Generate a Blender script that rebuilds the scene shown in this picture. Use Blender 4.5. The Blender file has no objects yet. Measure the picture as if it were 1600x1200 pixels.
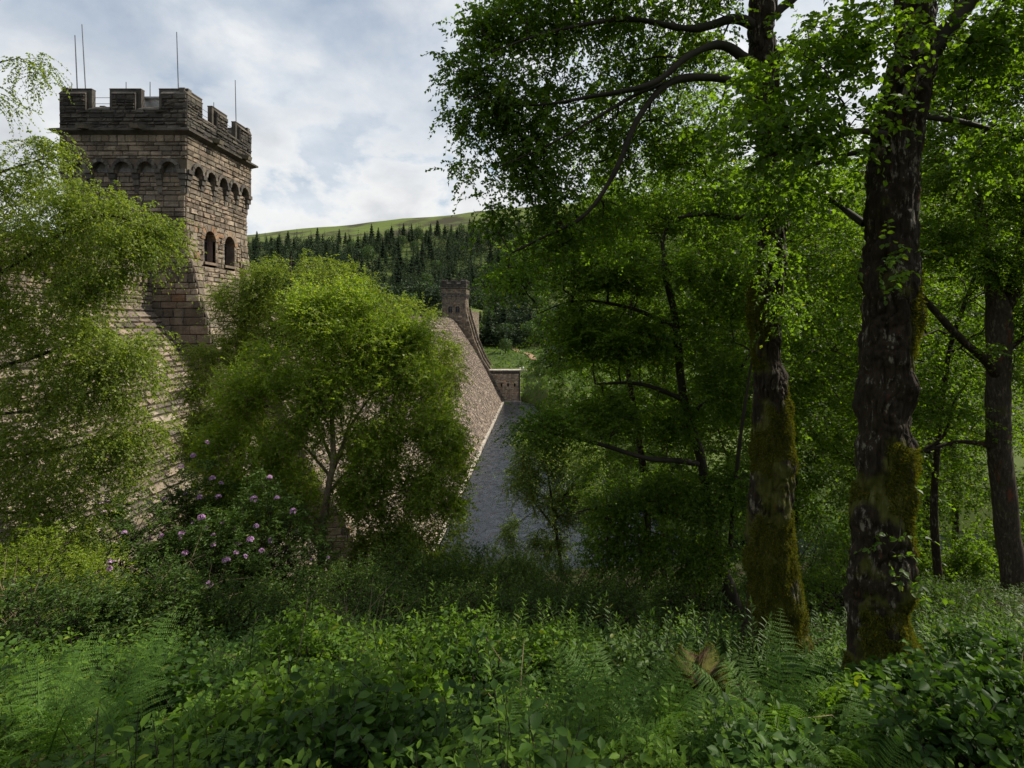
import bpy, math, random
import numpy as np
from math import radians, sin, cos, pi
SC = bpy.context.scene
# ---------------------------------------------------------------- camera
CX, CY, FP = 845.0, 503.0, 880.0          # vanishing point of the dam axis and focal length, in photo pixels
cd = bpy.data.cameras.new('camera'); cam = bpy.data.objects.new('camera', cd); SC.collection.objects.link(cam)
cam.location = (0, 0, 0); cam.rotation_euler = (pi/2, 0, 0)
cd.sensor_width = 36; cd.lens = 36*FP/1600
cd.shift_x = -(CX-800)/1600; cd.shift_y = -(600-CY)/1600
cd.clip_start = 0.05; cd.clip_end = 6000
SC.camera = cam
# ---------------------------------------------------------------- sun, sky, exposure
SUN_DIR = np.array([0.86, 0.33, 0.84]); SUN_DIR /= np.linalg.norm(SUN_DIR)
el = math.asin(SUN_DIR[2]); az = math.atan2(SUN_DIR[0], SUN_DIR[1])
sl = bpy.data.lights.new('sun', 'SUN'); sl.energy = 5.0; sl.angle = radians(0.6); sl.color = (1.0, 0.93, 0.82)
so = bpy.data.objects.new('sun', sl); SC.collection.objects.link(so)
from mathutils import Vector
so.rotation_euler = Vector(SUN_DIR).to_track_quat('Z', 'Y').to_euler()
W = bpy.data.worlds.new("World"); SC.world = W; W.use_nodes = True
nt = W.node_tree; nt.nodes.clear()
def N(nt, t, **k):
    n = nt.nodes.new(t)
    for a, b in k.items():
        if a.startswith('i_'): n.inputs[a[2:].replace('_', ' ')].default_value = b
        else: setattr(n, a, b)
    return n
def Lk(nt, a, b): nt.links.new(a, b)
def ramp(nt, stops, src=None, interp='LINEAR'):
    r = nt.nodes.new('ShaderNodeValToRGB'); r.color_ramp.interpolation = interp
    e = r.color_ramp.elements
    while len(e) < len(stops): e.new(0.5)
    for x, (p, c) in zip(e, stops):
        x.position = p; x.color = (c, c, c, 1) if not hasattr(c, '__len__') else (*c, 1)
    if src is not None: nt.links.new(src, r.inputs[0])
    return r
def mixc(nt, f, a, b, mode='MIX'):
    m = nt.nodes.new('ShaderNodeMix'); m.data_type = 'RGBA'; m.blend_type = mode; m.clamp_factor = True
    for s, v in ((m.inputs[0], f), (m.inputs[6], a), (m.inputs[7], b)):
        if hasattr(v, 'links') or isinstance(v, bpy.types.NodeSocket): nt.links.new(v, s)
        elif hasattr(v, '__len__'): s.default_value = (*v, 1)
        else: s.default_value = v
    return m.outputs[2]
sky = N(nt, 'ShaderNodeTexSky', sky_type='NISHITA', sun_disc=False, sun_elevation=el, sun_rotation=az)
tc = N(nt, 'ShaderNodeTexCoord')
mp = N(nt, 'ShaderNodeMapping'); mp.inputs['Scale'].default_value = (1, 1, 1.5); mp.inputs['Location'].default_value = (0.35, 0.2, 0.5)
Lk(nt, tc.outputs['Generated'], mp.inputs['Vector'])
n1 = N(nt, 'ShaderNodeTexNoise', i_Scale=2.3, i_Detail=7.0, i_Roughness=0.52, i_Distortion=0.35)
n2 = N(nt, 'ShaderNodeTexNoise', i_Scale=7.0, i_Detail=9.0, i_Roughness=0.58, i_Distortion=0.2)
Lk(nt, mp.outputs[0], n1.inputs['Vector']); Lk(nt, mp.outputs[0], n2.inputs['Vector'])
cover = ramp(nt, [(0.38, 0.25), (0.60, 1.0)], n1.outputs[0])
shade = ramp(nt, [(0.30, (5.4, 6.1, 6.9)), (0.50, (7.2, 7.6, 8.1)), (0.66, (9.3, 9.3, 9.2))], n2.outputs[0])
skyc = mixc(nt, 1.0, sky.outputs[0], (1.5, 1.4, 1.25), 'MULTIPLY')
cc = mixc(nt, cover.outputs[0], skyc, shade.outputs[0])
mp2 = N(nt, 'ShaderNodeMapping'); mp2.inputs['Scale'].default_value = (1, 1, 1.7); mp2.inputs['Location'].default_value = (0.1, 0.0, 0.0); Lk(nt, tc.outputs['Generated'], mp2.inputs['Vector'])
n3 = N(nt, 'ShaderNodeTexNoise', i_Scale=5.2, i_Detail=9.0, i_Roughness=0.55, i_Distortion=0.15); Lk(nt, mp2.outputs[0], n3.inputs['Vector'])
cum = ramp(nt, [(0.40, 0.0), (0.46, 0.95)], n3.outputs[0]); cumc = ramp(nt, [(0.42, (8.9, 8.9, 8.8)), (0.52, (7.6, 7.7, 7.8)), (0.66, (5.6, 5.8, 6.1))], n3.outputs[0])
sz = N(nt, 'ShaderNodeSeparateXYZ'); Lk(nt, tc.outputs['Generated'], sz.inputs[0]); low = ramp(nt, [(0.22, 1.0), (0.40, 0.0)], sz.outputs[2])
fm = N(nt, 'ShaderNodeMath', operation='MULTIPLY'); Lk(nt, cum.outputs[0], fm.inputs[0]); Lk(nt, low.outputs[0], fm.inputs[1])
cc = mixc(nt, fm.outputs[0], cc, cumc.outputs[0])
bg = N(nt, 'ShaderNodeBackground'); bg.inputs[1].default_value = 0.088
Lk(nt, cc, bg.inputs[0]); ow = N(nt, 'ShaderNodeOutputWorld'); Lk(nt, bg.outputs[0], ow.inputs[0])
SC.view_settings.view_transform = 'Standard'; SC.view_settings.look = 'None'
SC.view_settings.exposure = 0.3; SC.view_settings.gamma = 1.0; SC.view_settings.use_curve_mapping = False
cy = SC.cycles
cy.max_bounces = 9; cy.diffuse_bounces = 5; cy.glossy_bounces = 2; cy.transmission_bounces = 5; cy.transparent_max_bounces = 4
cy.caustics_reflective = False; cy.caustics_refractive = False; cy.sample_clamp_indirect = 3.0

# ================================================================ helpers
RNG = np.random.default_rng(7); random.seed(7)
def P(px, py, d): return np.array([(px-CX)/FP*d, d, -(py-CY)/FP*d])
def tag(o, label=None, cat=None, group=None, kind=None):
    if label: o['label'] = label
    if cat: o['category'] = cat
    if group: o['group'] = group
    if kind: o['kind'] = kind
    return o
def empty(name, loc=(0, 0, 0), rz=0.0):
    o = bpy.data.objects.new(name, None); SC.collection.objects.link(o); o.location = loc; o.rotation_euler = (0, 0, rz)
    o.empty_display_size = 0.2; return o
def link(name, me, parent=None):
    o = bpy.data.objects.new(name, me); SC.collection.objects.link(o)
    if parent is not None: o.parent = parent
    return o
def mesh(name, V, F, mats, rnd=None, smooth=False, mi=None, col=None):
    """V (n,3); F (m,k) array or list of such arrays; rnd = per-face float attribute; col = per-vertex colour"""
    if not (isinstance(F, list) and isinstance(F[0], np.ndarray)): F = [np.asarray(F)]
    F = [np.asarray(f, dtype=np.int32) for f in F if len(f)]
    V = np.asarray(V, dtype=np.float32)
    me = bpy.data.meshes.new(name)
    me.vertices.add(len(V)); me.vertices.foreach_set('co', V.ravel())
    idx = np.concatenate([f.ravel() for f in F]); cnt = np.concatenate([np.full(len(f), f.shape[1], np.int32) for f in F])
    me.loops.add(len(idx)); me.loops.foreach_set('vertex_index', idx)
    me.polygons.add(len(cnt)); st = np.zeros(len(cnt), np.int32); st[1:] = np.cumsum(cnt)[:-1]
    me.polygons.foreach_set('loop_start', st); me.polygons.foreach_set('loop_total', cnt)
    if mi is not None: me.polygons.foreach_set('material_index', np.asarray(mi, np.int32))
    me.polygons.foreach_set('use_smooth', np.full(len(cnt), smooth, dtype=bool))
    for m in (mats if isinstance(mats, (list, tuple)) else [mats]): me.materials.append(m)
    me.update(calc_edges=True)
    if rnd is not None:
        a = me.attributes.new('rnd', 'FLOAT', 'FACE'); a.data.foreach_set('value', np.asarray(rnd, np.float32))
    if col is not None:
        a = me.attributes.new('col', 'FLOAT_COLOR', 'POINT'); c = np.ones((len(V), 4), np.float32); c[:, :3] = col
        a.data.foreach_set('color', c.ravel())
    return me
class MB:
    """collects geometry for one mesh"""
    def __init__(s): s.V = []; s.F4 = []; s.F3 = []; s.n = 0; s.R4 = []; s.R3 = []; s.C = []
    def add(s, V, F, rnd=0.5, col=None):
        V = np.asarray(V, float).reshape(-1, 3); F = np.asarray(F, int)
        s.V.append(V)
        r = np.full(len(F), rnd) if np.isscalar(rnd) else np.asarray(rnd)
        if F.shape[1] == 4: s.F4.append(F+s.n); s.R4.append(r)
        else: s.F3.append(F+s.n); s.R3.append(r)
        s.C.append(np.broadcast_to(np.asarray(col if col is not None else (0.5, 0.5, 0.5), float), (len(V), 3)))
        s.n += len(V)
    def box(s, a, b, col=None, taper=None):
        (x0, y0, z0), (x1, y1, z1) = a, b
        V = np.array([[x0,y0,z0],[x1,y0,z0],[x1,y1,z0],[x0,y1,z0],[x0,y0,z1],[x1,y0,z1],[x1,y1,z1],[x0,y1,z1]], float)
        s.add(V, [[3,2,1,0],[4,5,6,7],[0,1,5,4],[1,2,6,5],[2,3,7,6],[3,0,4,7]], RNG.random(), col)
    def hexa(s, V, col=None):
        s.add(V, [[3,2,1,0],[4,5,6,7],[0,1,5,4],[1,2,6,5],[2,3,7,6],[3,0,4,7]], RNG.random(), col)
    def build(s, name, mats, parent=None, smooth=False):
        F = []; R = []
        if s.F4: F.append(np.concatenate(s.F4)); R.append(np.concatenate(s.R4))
        if s.F3: F.append(np.concatenate(s.F3)); R.append(np.concatenate(s.R3))
        return link(name, mesh(name, np.concatenate(s.V), F, mats, rnd=np.concatenate(R), smooth=smooth, col=np.concatenate(s.C)), parent)
# value noise ------------------------------------------------------------
def _h(i, j, k, seed):
    n = (i*374761393 + j*668265263 + k*2147483647 + seed*144269) & 0xffffffff
    n = ((n ^ (n >> 13)) * 1274126177) & 0xffffffff
    return ((n ^ (n >> 16)) & 0xffff) / 65535.0
def vnoise(p, seed=0):
    p = np.asarray(p, float); i = np.floor(p).astype(np.int64); f = p-i; f = f*f*(3-2*f); r = 0
    for a in (0, 1):
        for b in (0, 1):
            for c in (0, 1):
                w = (f[..., 0] if a else 1-f[..., 0])*(f[..., 1] if b else 1-f[..., 1])*(f[..., 2] if c else 1-f[..., 2])
                r = r + w*_h(i[..., 0]+a, i[..., 1]+b, i[..., 2]+c, seed)
    return r*2-1
def fbm(p, oct=4, seed=0, gain=0.5):
    r = 0; a = 1.0; p = np.asarray(p, float)
    for o in range(oct): r = r + a*vnoise(p, seed+o*17); p = p*2.03+3.1; a *= gain
    return r
def n2d(x, y, s, seed=0, oct=3):
    return fbm(np.stack([np.asarray(x)/s, np.asarray(y)/s, np.zeros_like(np.asarray(x, float))+.37], -1), oct, seed)
def unit(v): return v/np.maximum(np.linalg.norm(v, axis=-1, keepdims=True), 1e-9)
def catmull(pts, step):
    pts = np.asarray(pts, float); 
    if len(pts) == 2:
        n = max(2, int(np.linalg.norm(pts[1, :3]-pts[0, :3])/step)+1); t = np.linspace(0, 1, n)[:, None]; return pts[0]*(1-t)+pts[1]*t
    q = np.vstack([2*pts[0]-pts[1], pts, 2*pts[-1]-pts[-2]]); out = []
    for i in range(1, len(q)-2):
        n = max(2, int(np.linalg.norm(q[i+1, :3]-q[i, :3])/step)+1); t = np.linspace(0, 1, n, endpoint=False)[:, None]
        out.append(0.5*((2*q[i])+(-q[i-1]+q[i+1])*t+(2*q[i-1]-5*q[i]+4*q[i+1]-q[i+2])*t*t+(-q[i-1]+3*q[i]-3*q[i+1]+q[i+2])*t**3))
    out.append(pts[-1:]); return np.vstack(out)
def sweep(pts, rad, k=10, dispf=None, cap=True):
    pts = np.asarray(pts, float); n = len(pts); T = np.gradient(pts, axis=0); T = unit(T)
    up = np.array([0, 1., 0]) if abs(T[0][1]) < .8 else np.array([1., 0, 0])
    U = np.zeros_like(pts); u = unit(np.cross(T[0], up)); 
    for i in range(n): u = unit(u-T[i]*np.dot(u, T[i])); U[i] = u
    Bv = np.cross(T, U); a = np.linspace(0, 2*pi, k, endpoint=False)
    dirs = U[:, None, :]*np.cos(a)[None, :, None]+Bv[:, None, :]*np.sin(a)[None, :, None]
    R = np.asarray(rad, float)[:, None, None]
    V = pts[:, None, :]+dirs*R
    if dispf is not None: V = V+dirs*dispf(V, dirs, a)[..., None]
    i = np.arange(n-1)[:, None]*k; j = np.arange(k)[None, :]; j2 = (j+1) % k
    F = np.stack([i+j, i+j2, i+k+j2, i+k+j], -1).reshape(-1, 4)
    return V.reshape(-1, 3), F

# ================================================================ materials
def mat(name): m = bpy.data.materials.new(name); m.use_nodes = True; nt = m.node_tree; nt.nodes.clear(); return m, nt
def out(nt, sh, disp=None):
    o = nt.nodes.new('ShaderNodeOutputMaterial'); nt.links.new(sh, o.inputs[0])
def leaf_mat(name, dark, light, trans=0.42, rough=0.5, spec=0.35, tcol=None, scale=1.2):
    m, nt = mat(name)
    at = N(nt, 'ShaderNodeAttribute', attribute_name='rnd')
    g = N(nt, 'ShaderNodeTexCoord'); nz = N(nt, 'ShaderNodeTexNoise', i_Scale=scale, i_Detail=2.0); nt.links.new(g.outputs['Object'], nz.inputs['Vector'])
    ad = N(nt, 'ShaderNodeMath', operation='MULTIPLY_ADD'); ad.inputs[1].default_value = 0.75; nt.links.new(nz.outputs[0], ad.inputs[0])
    mu = N(nt, 'ShaderNodeMath', operation='MULTIPLY'); mu.inputs[1].default_value = 0.55; nt.links.new(at.outputs['Fac'], mu.inputs[0]); nt.links.new(mu.outputs[0], ad.inputs[2])
    c = ramp(nt, [(0.15, dark), (0.85, light)], ad.outputs[0])
    odd = ramp(nt, [(0.975, 0.0), (0.99, 0.65)], at.outputs['Fac'])
    cc = mixc(nt, odd.outputs[0], c.outputs[0], (light[0]*1.6+.03, light[1]*1.15, light[2]))
    b = N(nt, 'ShaderNodeBsdfPrincipled'); b.inputs['Roughness'].default_value = rough; b.inputs['Specular IOR Level'].default_value = spec
    nt.links.new(cc, b.inputs['Base Color'])
    t = N(nt, 'ShaderNodeBsdfTranslucent')
    tcm = mixc(nt, 1.0, cc, tcol or (1.7, 1.75, 0.55), 'MULTIPLY'); nt.links.new(tcm, t.inputs[0])
    mx = N(nt, 'ShaderNodeMixShader'); mx.inputs[0].default_value = trans
    nt.links.new(b.outputs[0], mx.inputs[1]); nt.links.new(t.outputs[0], mx.inputs[2]); out(nt, mx.outputs[0]); return m
def simple(name, col, rough=0.7, metal=0.0, spec=0.3, var=0.25, scale=6.0, bump=0.0, bscale=30.0):
    m, nt = mat(name); g = N(nt, 'ShaderNodeTexCoord'); nz = N(nt, 'ShaderNodeTexNoise', i_Scale=scale, i_Detail=5.0); nt.links.new(g.outputs['Object'], nz.inputs['Vector'])
    c = ramp(nt, [(0.3, tuple(x*(1-var) for x in col)), (0.7, tuple(min(1, x*(1+var)) for x in col))], nz.outputs[0])
    b = N(nt, 'ShaderNodeBsdfPrincipled'); b.inputs['Roughness'].default_value = rough; b.inputs['Metallic'].default_value = metal; b.inputs['Specular IOR Level'].default_value = spec
    nt.links.new(c.outputs[0], b.inputs['Base Color'])
    if bump:
        n2 = N(nt, 'ShaderNodeTexNoise', i_Scale=bscale, i_Detail=6.0); nt.links.new(g.outputs['Object'], n2.inputs['Vector'])
        bp = N(nt, 'ShaderNodeBump'); bp.inputs['Strength'].default_value = bump; nt.links.new(n2.outputs[0], bp.inputs['Height']); nt.links.new(bp.outputs[0], b.inputs['Normal'])
    out(nt, b.outputs[0]); return m
def stone_mat(name, dirt=(0.035, 0.032, 0.028), dirt_amt=0.55, moss=0.0, fine=14.0):
    """block colour comes from the 'col' attribute, weathering from noise"""
    m, nt = mat(name); g = N(nt, 'ShaderNodeTexCoord'); at = N(nt, 'ShaderNodeAttribute', attribute_name='col')
    a = N(nt, 'ShaderNodeTexNoise', i_Scale=0.55, i_Detail=6.0, i_Roughness=0.65); b_ = N(nt, 'ShaderNodeTexNoise', i_Scale=fine, i_Detail=8.0, i_Roughness=0.7)
    st = N(nt, 'ShaderNodeMapping'); st.inputs['Scale'].default_value = (1.3, 1.3, 0.22); nt.links.new(g.outputs['Object'], st.inputs['Vector'])
    c_ = N(nt, 'ShaderNodeTexNoise', i_Scale=1.2, i_Detail=5.0, i_Roughness=0.6); nt.links.new(st.outputs[0], c_.inputs['Vector'])
    for n in (a, b_): nt.links.new(g.outputs['Object'], n.inputs['Vector'])
    f1 = ramp(nt, [(0.42, 0.0), (0.66, dirt_amt)], a.outputs[0]); f2 = ramp(nt, [(0.50, 0.0), (0.72, dirt_amt)], c_.outputs[0])
    x = mixc(nt, f1.outputs[0], at.outputs['Color'], dirt); x = mixc(nt, f2.outputs[0], x, dirt)
    f3 = ramp(nt, [(0.30, (0.55, 0.55, 0.55)), (0.72, (1.35, 1.33, 1.28))], b_.outputs[0]); x = mixc(nt, 1.0, x, f3.outputs[0], 'MULTIPLY')
    if moss:
        mz = N(nt, 'ShaderNodeTexNoise', i_Scale=0.9, i_Detail=6.0); nt.links.new(g.outputs['Object'], mz.inputs['Vector'])
        f4 = ramp(nt, [(0.56, 0.0), (0.68, moss)], mz.outputs[0]); x = mixc(nt, f4.outputs[0], x, (0.06, 0.075, 0.018))
    s = N(nt, 'ShaderNodeBsdfPrincipled'); s.inputs['Roughness'].default_value = 0.92; s.inputs['Specular IOR Level'].default_value = 0.15
    nt.links.new(x, s.inputs['Base Color'])
    bp = N(nt, 'ShaderNodeBump'); bp.inputs['Strength'].default_value = 0.7; bp.inputs['Distance'].default_value = 0.06; nt.links.new(b_.outputs[0], bp.inputs['Height']); nt.links.new(bp.outputs[0], s.inputs['Normal'])
    out(nt, s.outputs[0]); return m
def bark_mat(name, base=(0.030, 0.021, 0.012), pale=(0.30, 0.27, 0.20), moss=(0.085, 0.090, 0.013), moss_amt=0.8, pale_amt=0.8, red=(0.16, 0.05, 0.022), sc=1.0):
    m, nt = mat(name); g = N(nt, 'ShaderNodeTexCoord')
    st = N(nt, 'ShaderNodeMapping'); st.inputs['Scale'].default_value = (sc*1.0, sc*1.0, sc*0.3); nt.links.new(g.outputs['Object'], st.inputs['Vector'])
    a = N(nt, 'ShaderNodeTexNoise', i_Scale=5.0, i_Detail=6.0, i_Roughness=0.6); nt.links.new(st.outputs[0], a.inputs['Vector'])
    f = N(nt, 'ShaderNodeTexNoise', i_Scale=22.0, i_Detail=8.0, i_Roughness=0.7); nt.links.new(st.outputs[0], f.inputs['Vector'])
    mz = N(nt, 'ShaderNodeTexNoise', i_Scale=2.3*sc, i_Detail=7.0, i_Roughness=0.62); nt.links.new(g.outputs['Object'], mz.inputs['Vector'])
    st2 = N(nt, 'ShaderNodeMapping'); st2.inputs['Scale'].default_value = (sc*1.1, sc*1.1, sc*0.8); nt.links.new(g.outputs['Object'], st2.inputs['Vector']); a2 = N(nt, 'ShaderNodeTexNoise', i_Scale=3.4, i_Detail=9.0, i_Roughness=0.72); nt.links.new(st2.outputs[0], a2.inputs['Vector'])
    pm = N(nt, 'ShaderNodeMath', operation='MULTIPLY'); nt.links.new(a2.outputs[0], pm.inputs[0]); nt.links.new(f.outputs[0], pm.inputs[1])
    base2 = mixc(nt, ramp(nt, [(0.35, 0.0), (0.65, 1.0)], f.outputs[0]).outputs[0], tuple(x*.45 for x in base), tuple(x*1.5 for x in base))
    x = mixc(nt, ramp(nt, [(0.30, 0.0), (0.345, pale_amt)], pm.outputs[0]).outputs[0], base2, mixc(nt, f.outputs[0], tuple(v*.4 for v in pale), pale))
    x = mixc(nt, ramp(nt, [(0.30, 0.7), (0.38, 0.0)], a.outputs[0]).outputs[0], x, red)
    at = N(nt, 'ShaderNodeAttribute', attribute_name='col')
    ms = N(nt, 'ShaderNodeMath', operation='ADD'); sep = N(nt, 'ShaderNodeSeparateColor'); nt.links.new(at.outputs['Color'], sep.inputs[0])
    nt.links.new(mz.outputs[0], ms.inputs[0]); m2 = N(nt, 'ShaderNodeMath', operation='MULTIPLY_ADD'); m2.inputs[1].default_value = 0.6; m2.inputs[2].default_value = -0.3; nt.links.new(sep.outputs[0], m2.inputs[0]); nt.links.new(m2.outputs[0], ms.inputs[1])
    mc = mixc(nt, f.outputs[0], tuple(v*.35 for v in moss), tuple(v*1.5 for v in moss))
    x = mixc(nt, ramp(nt, [(0.46, 0.0), (0.56, moss_amt)], ms.outputs[0]).outputs[0], x, mc)
    s = N(nt, 'ShaderNodeBsdfPrincipled'); s.inputs['Roughness'].default_value = 0.85; s.inputs['Specular IOR Level'].default_value = 0.2
    nt.links.new(x, s.inputs['Base Color'])
    bp = N(nt, 'ShaderNodeBump'); bp.inputs['Strength'].default_value = 0.8; bp.inputs['Distance'].default_value = 0.03; nt.links.new(f.outputs[0], bp.inputs['Height']); nt.links.new(bp.outputs[0], s.inputs['Normal'])
    out(nt, s.outputs[0]); return m
M = {}
M['stone'] = stone_mat('weathered_sandstone', dirt_amt=0.5)
M['stone_dark'] = stone_mat('blackened_sandstone', dirt_amt=0.75)
M['dam_stone'] = stone_mat('dam_sandstone', dirt=(0.05, 0.043, 0.038), dirt_amt=0.35, moss=0.25, fine=5.0)
M['dam_stone_near'] = stone_mat('dam_sandstone_mossy', dirt=(0.05, 0.043, 0.038), dirt_amt=0.35, moss=0.5, fine=8.0)
M['mortar'] = simple('dark_mortar', (0.05, 0.045, 0.038), 0.95, bump=0.4)
M['lip'] = simple('pale_concrete', (0.38, 0.34, 0.28), 0.85, var=0.5, scale=0.8)
M['dark_void'] = simple('dark_interior', (0.012, 0.011, 0.010), 0.9)
m_, nt_ = mat('window_glass'); s_ = N(nt_, 'ShaderNodeBsdfPrincipled'); s_.inputs['Base Color'].default_value = (0.02, 0.024, 0.028, 1); s_.inputs['Roughness'].default_value = 0.08; out(nt_, s_.outputs[0]); M['glass'] = m_
M['metal'] = simple('grey_metal', (0.16, 0.17, 0.18), 0.5, metal=0.6)
M['white'] = simple('white_paint', (0.7, 0.7, 0.68), 0.6)
M['bark_moss'] = bark_mat('mossy_bark')
M['bark_dark'] = bark_mat('dark_bark', moss_amt=0.45, pale_amt=0.6)
M['bark_mid'] = bark_mat('brown_bark', base=(0.055, 0.042, 0.03), moss_amt=0.3, pale_amt=0.35)
M['bark_twig'] = simple('twig_bark', (0.035, 0.028, 0.02), 0.85, var=0.4, scale=3)
M['bark_birch'] = bark_mat('pale_birch_bark', base=(0.30, 0.23, 0.16), pale=(0.68, 0.58, 0.44), moss_amt=0.1, pale_amt=0.9, sc=1.6)
M['dead'] = simple('dead_twigs', (0.22, 0.16, 0.10), 0.85, var=0.4)
M['moss'] = leaf_mat('moss_tufts', (0.018, 0.022, 0.004), (0.12, 0.12, 0.016), trans=0.3, scale=6.0, rough=0.95, spec=0.0)
M['leaf_birch'] = leaf_mat('birch_leaves', (0.072, 0.115, 0.015), (0.21, 0.27, 0.040), trans=0.5, scale=0.5)
M['leaf_bright'] = leaf_mat('bright_leaves', (0.085, 0.145, 0.010), (0.25, 0.34, 0.030), trans=0.5, scale=0.45)
M['leaf_beech'] = leaf_mat('beech_leaves', (0.036, 0.074, 0.012), (0.125, 0.21, 0.020), trans=0.58, spec=0.35, scale=0.7)
M['leaf_woods'] = leaf_mat('woodland_leaves', (0.028, 0.064, 0.008), (0.125, 0.205, 0.016), trans=0.58, spec=0.25, scale=0.5)
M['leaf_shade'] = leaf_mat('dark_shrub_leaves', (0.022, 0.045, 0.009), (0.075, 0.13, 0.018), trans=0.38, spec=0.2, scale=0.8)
M['leaf_willow'] = leaf_mat('grey_green_leaves', (0.085, 0.13, 0.040), (0.21, 0.28, 0.085), trans=0.5, scale=0.5)
M['leaf_rhodo'] = leaf_mat('rhododendron_leaves', (0.020, 0.045, 0.012), (0.075, 0.13, 0.022), trans=0.25, rough=0.5, spec=0.18)
M['leaf_under'] = leaf_mat('undergrowth_leaves', (0.022, 0.056, 0.009), (0.135, 0.235, 0.026), trans=0.42, rough=0.5, spec=0.14, scale=1.5)
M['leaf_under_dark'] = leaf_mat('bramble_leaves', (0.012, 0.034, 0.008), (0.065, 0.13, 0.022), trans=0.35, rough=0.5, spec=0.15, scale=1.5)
M['fern'] = leaf_mat('fern_fronds', (0.028, 0.068, 0.012), (0.095, 0.18, 0.026), trans=0.4, rough=0.6, spec=0.2, scale=2.0)
M['conifer'] = leaf_mat('conifer_needles', (0.012, 0.024, 0.013), (0.040, 0.060, 0.028), trans=0.1, spec=0.1, scale=0.15)
M['far_leaf'] = leaf_mat('far_broad_leaves', (0.018, 0.042, 0.011), (0.055, 0.10, 0.018), trans=0.3, scale=0.2)
M['far_pale'] = leaf_mat('far_blossom_leaves', (0.14, 0.17, 0.13), (0.30, 0.33, 0.28), trans=0.2, scale=0.2)
M['far_bright'] = leaf_mat('far_bright_leaves', (0.045, 0.085, 0.013), (0.11, 0.18, 0.03), trans=0.35, scale=0.2)
M['petal'] = leaf_mat('pink_petals', (0.40, 0.20, 0.42), (0.72, 0.50, 0.72), trans=0.35, tcol=(1.1, 0.9, 1.1))

# ================================================================ terrain
YN = [-60, -20, -5, 0, 2, 3.5, 5.6, 8, 14, 20, 30, 45, 60, 75, 84]
ZN = [20, 6, -0.9, -1.9, -2.3, -2.85, -3.95, -4.85, -7.1, -10.2, -15.5, -22.5, -28.5, -33.2, -36]
YF = [0, 6, 25, 60, 110, 180, 360, 560, 710, 1100, 3000]
ZF = [-36, -31, -23, -19, -11, 10, 66, 122, 166, 165, 60]
def H(x, y):
    x = np.asarray(x, float); y = np.asarray(y, float)
    n = np.interp(y, YN, ZN) + np.where(y > 9, np.clip(x-2, 0, 30)*0.05*np.clip((y-9)/6, 0, 1), 0)
    n = n + 0.10*n2d(x, y, 1.3, 3)*np.clip(y, 0, 1) + 0.5*n2d(x, y, 9.0, 5)*np.clip((np.abs(y-4)-4)/10, 0, 1)
    lb = 1.0*np.ones_like(x)
    n = np.where((x < -33.5) & (y < 60), np.maximum(n, 2.0), n)
    y0 = np.interp(x, [-60, -8, -2, 6, 14, 24, 160], [238, 238, 222, 170, 120, 70, 60])
    t = y-238.0; tl_ = y-y0
    f = np.interp(t, YF, ZF)
    f = np.where(f > 0, f*(1+(x+300)*0.0006), f)
    f = f + n2d(x, y, 60, 9)*np.clip(t/60, 0, 1)*5*np.clip((900-t)/600, .1, 1) + n2d(x, y, 12, 11)*np.clip(t/20, 0, 1)*0.8
    f = np.where((x < -40) & (t > 10), np.maximum(f, np.clip((t-10)*.25, 0, 8)), f)
    low = np.interp(tl_, [0, 5, 20, 60, 200], [-36, -31.5, -27.5, -24, -20]) + n2d(x, y, 12, 13)*0.8*np.clip(tl_/10, 0, 1)
    g = np.where(y < 90, n, np.maximum(np.where(t > 0, f, -36), np.where(tl_ > 0, low, -36)))
    return np.where((y >= 90) & (y < 100), np.maximum(g, -36), g)
xs = np.unique(np.concatenate([np.linspace(-1500, -120, 50), np.linspace(-120, -20, 60), np.linspace(-20, 20, 200), np.linspace(20, 150, 60), np.linspace(150, 1500, 40)]))
ys = np.unique(np.concatenate([np.linspace(-60, -5, 20), np.linspace(-5, 22, 130), np.linspace(22, 110, 80), np.linspace(110, 300, 90), np.linspace(300, 1100, 90), np.linspace(1100, 3000, 20)]))
X, Y = np.meshgrid(xs, ys); Z = H(X, Y); nx = len(xs)
i = np.arange(len(ys)-1)[:, None]*nx; j = np.arange(nx-1)[None, :]
m, nt = mat('hillside_ground'); g = N(nt, 'ShaderNodeNewGeometry'); sp = N(nt, 'ShaderNodeSeparateXYZ'); nt.links.new(g.outputs['Position'], sp.inputs[0])
a = N(nt, 'ShaderNodeTexNoise', i_Scale=0.9, i_Detail=8.0, i_Roughness=0.65); b = N(nt, 'ShaderNodeTexNoise', i_Scale=0.018, i_Detail=8.0, i_Roughness=0.62); c = N(nt, 'ShaderNodeTexNoise', i_Scale=14.0, i_Detail=8.0, i_Roughness=0.7)
for n in (a, b, c): nt.links.new(g.outputs['Position'], n.inputs['Vector'])
soil = mixc(nt, c.outputs[0], (0.012, 0.009, 0.006), (0.055, 0.035, 0.02))
near = mixc(nt, ramp(nt, [(0.46, 0.0), (0.6, 0.9)], a.outputs[0]).outputs[0], soil, mixc(nt, c.outputs[0], (0.015, 0.03, 0.007), (0.05, 0.085, 0.016)))
gr = mixc(nt, ramp(nt, [(0.35, 0.0), (0.65, 1.0)], b.outputs[0]).outputs[0], (0.055, 0.085, 0.02), (0.10, 0.125, 0.032))
gr = mixc(nt, ramp(nt, [(0.55, 0.0), (0.7, 0.7)], a.outputs[0]).outputs[0], gr, (0.05, 0.07, 0.02))
moor = mixc(nt, ramp(nt, [(0.44, 0.0), (0.60, 1.0)], b.outputs[0]).outputs[0], (0.115, 0.150, 0.035), (0.055, 0.052, 0.028))
hi = N(nt, 'ShaderNodeMapRange'); hi.inputs[1].default_value = 60; hi.inputs[2].default_value = 110; nt.links.new(sp.outputs[2], hi.inputs[0])
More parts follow.
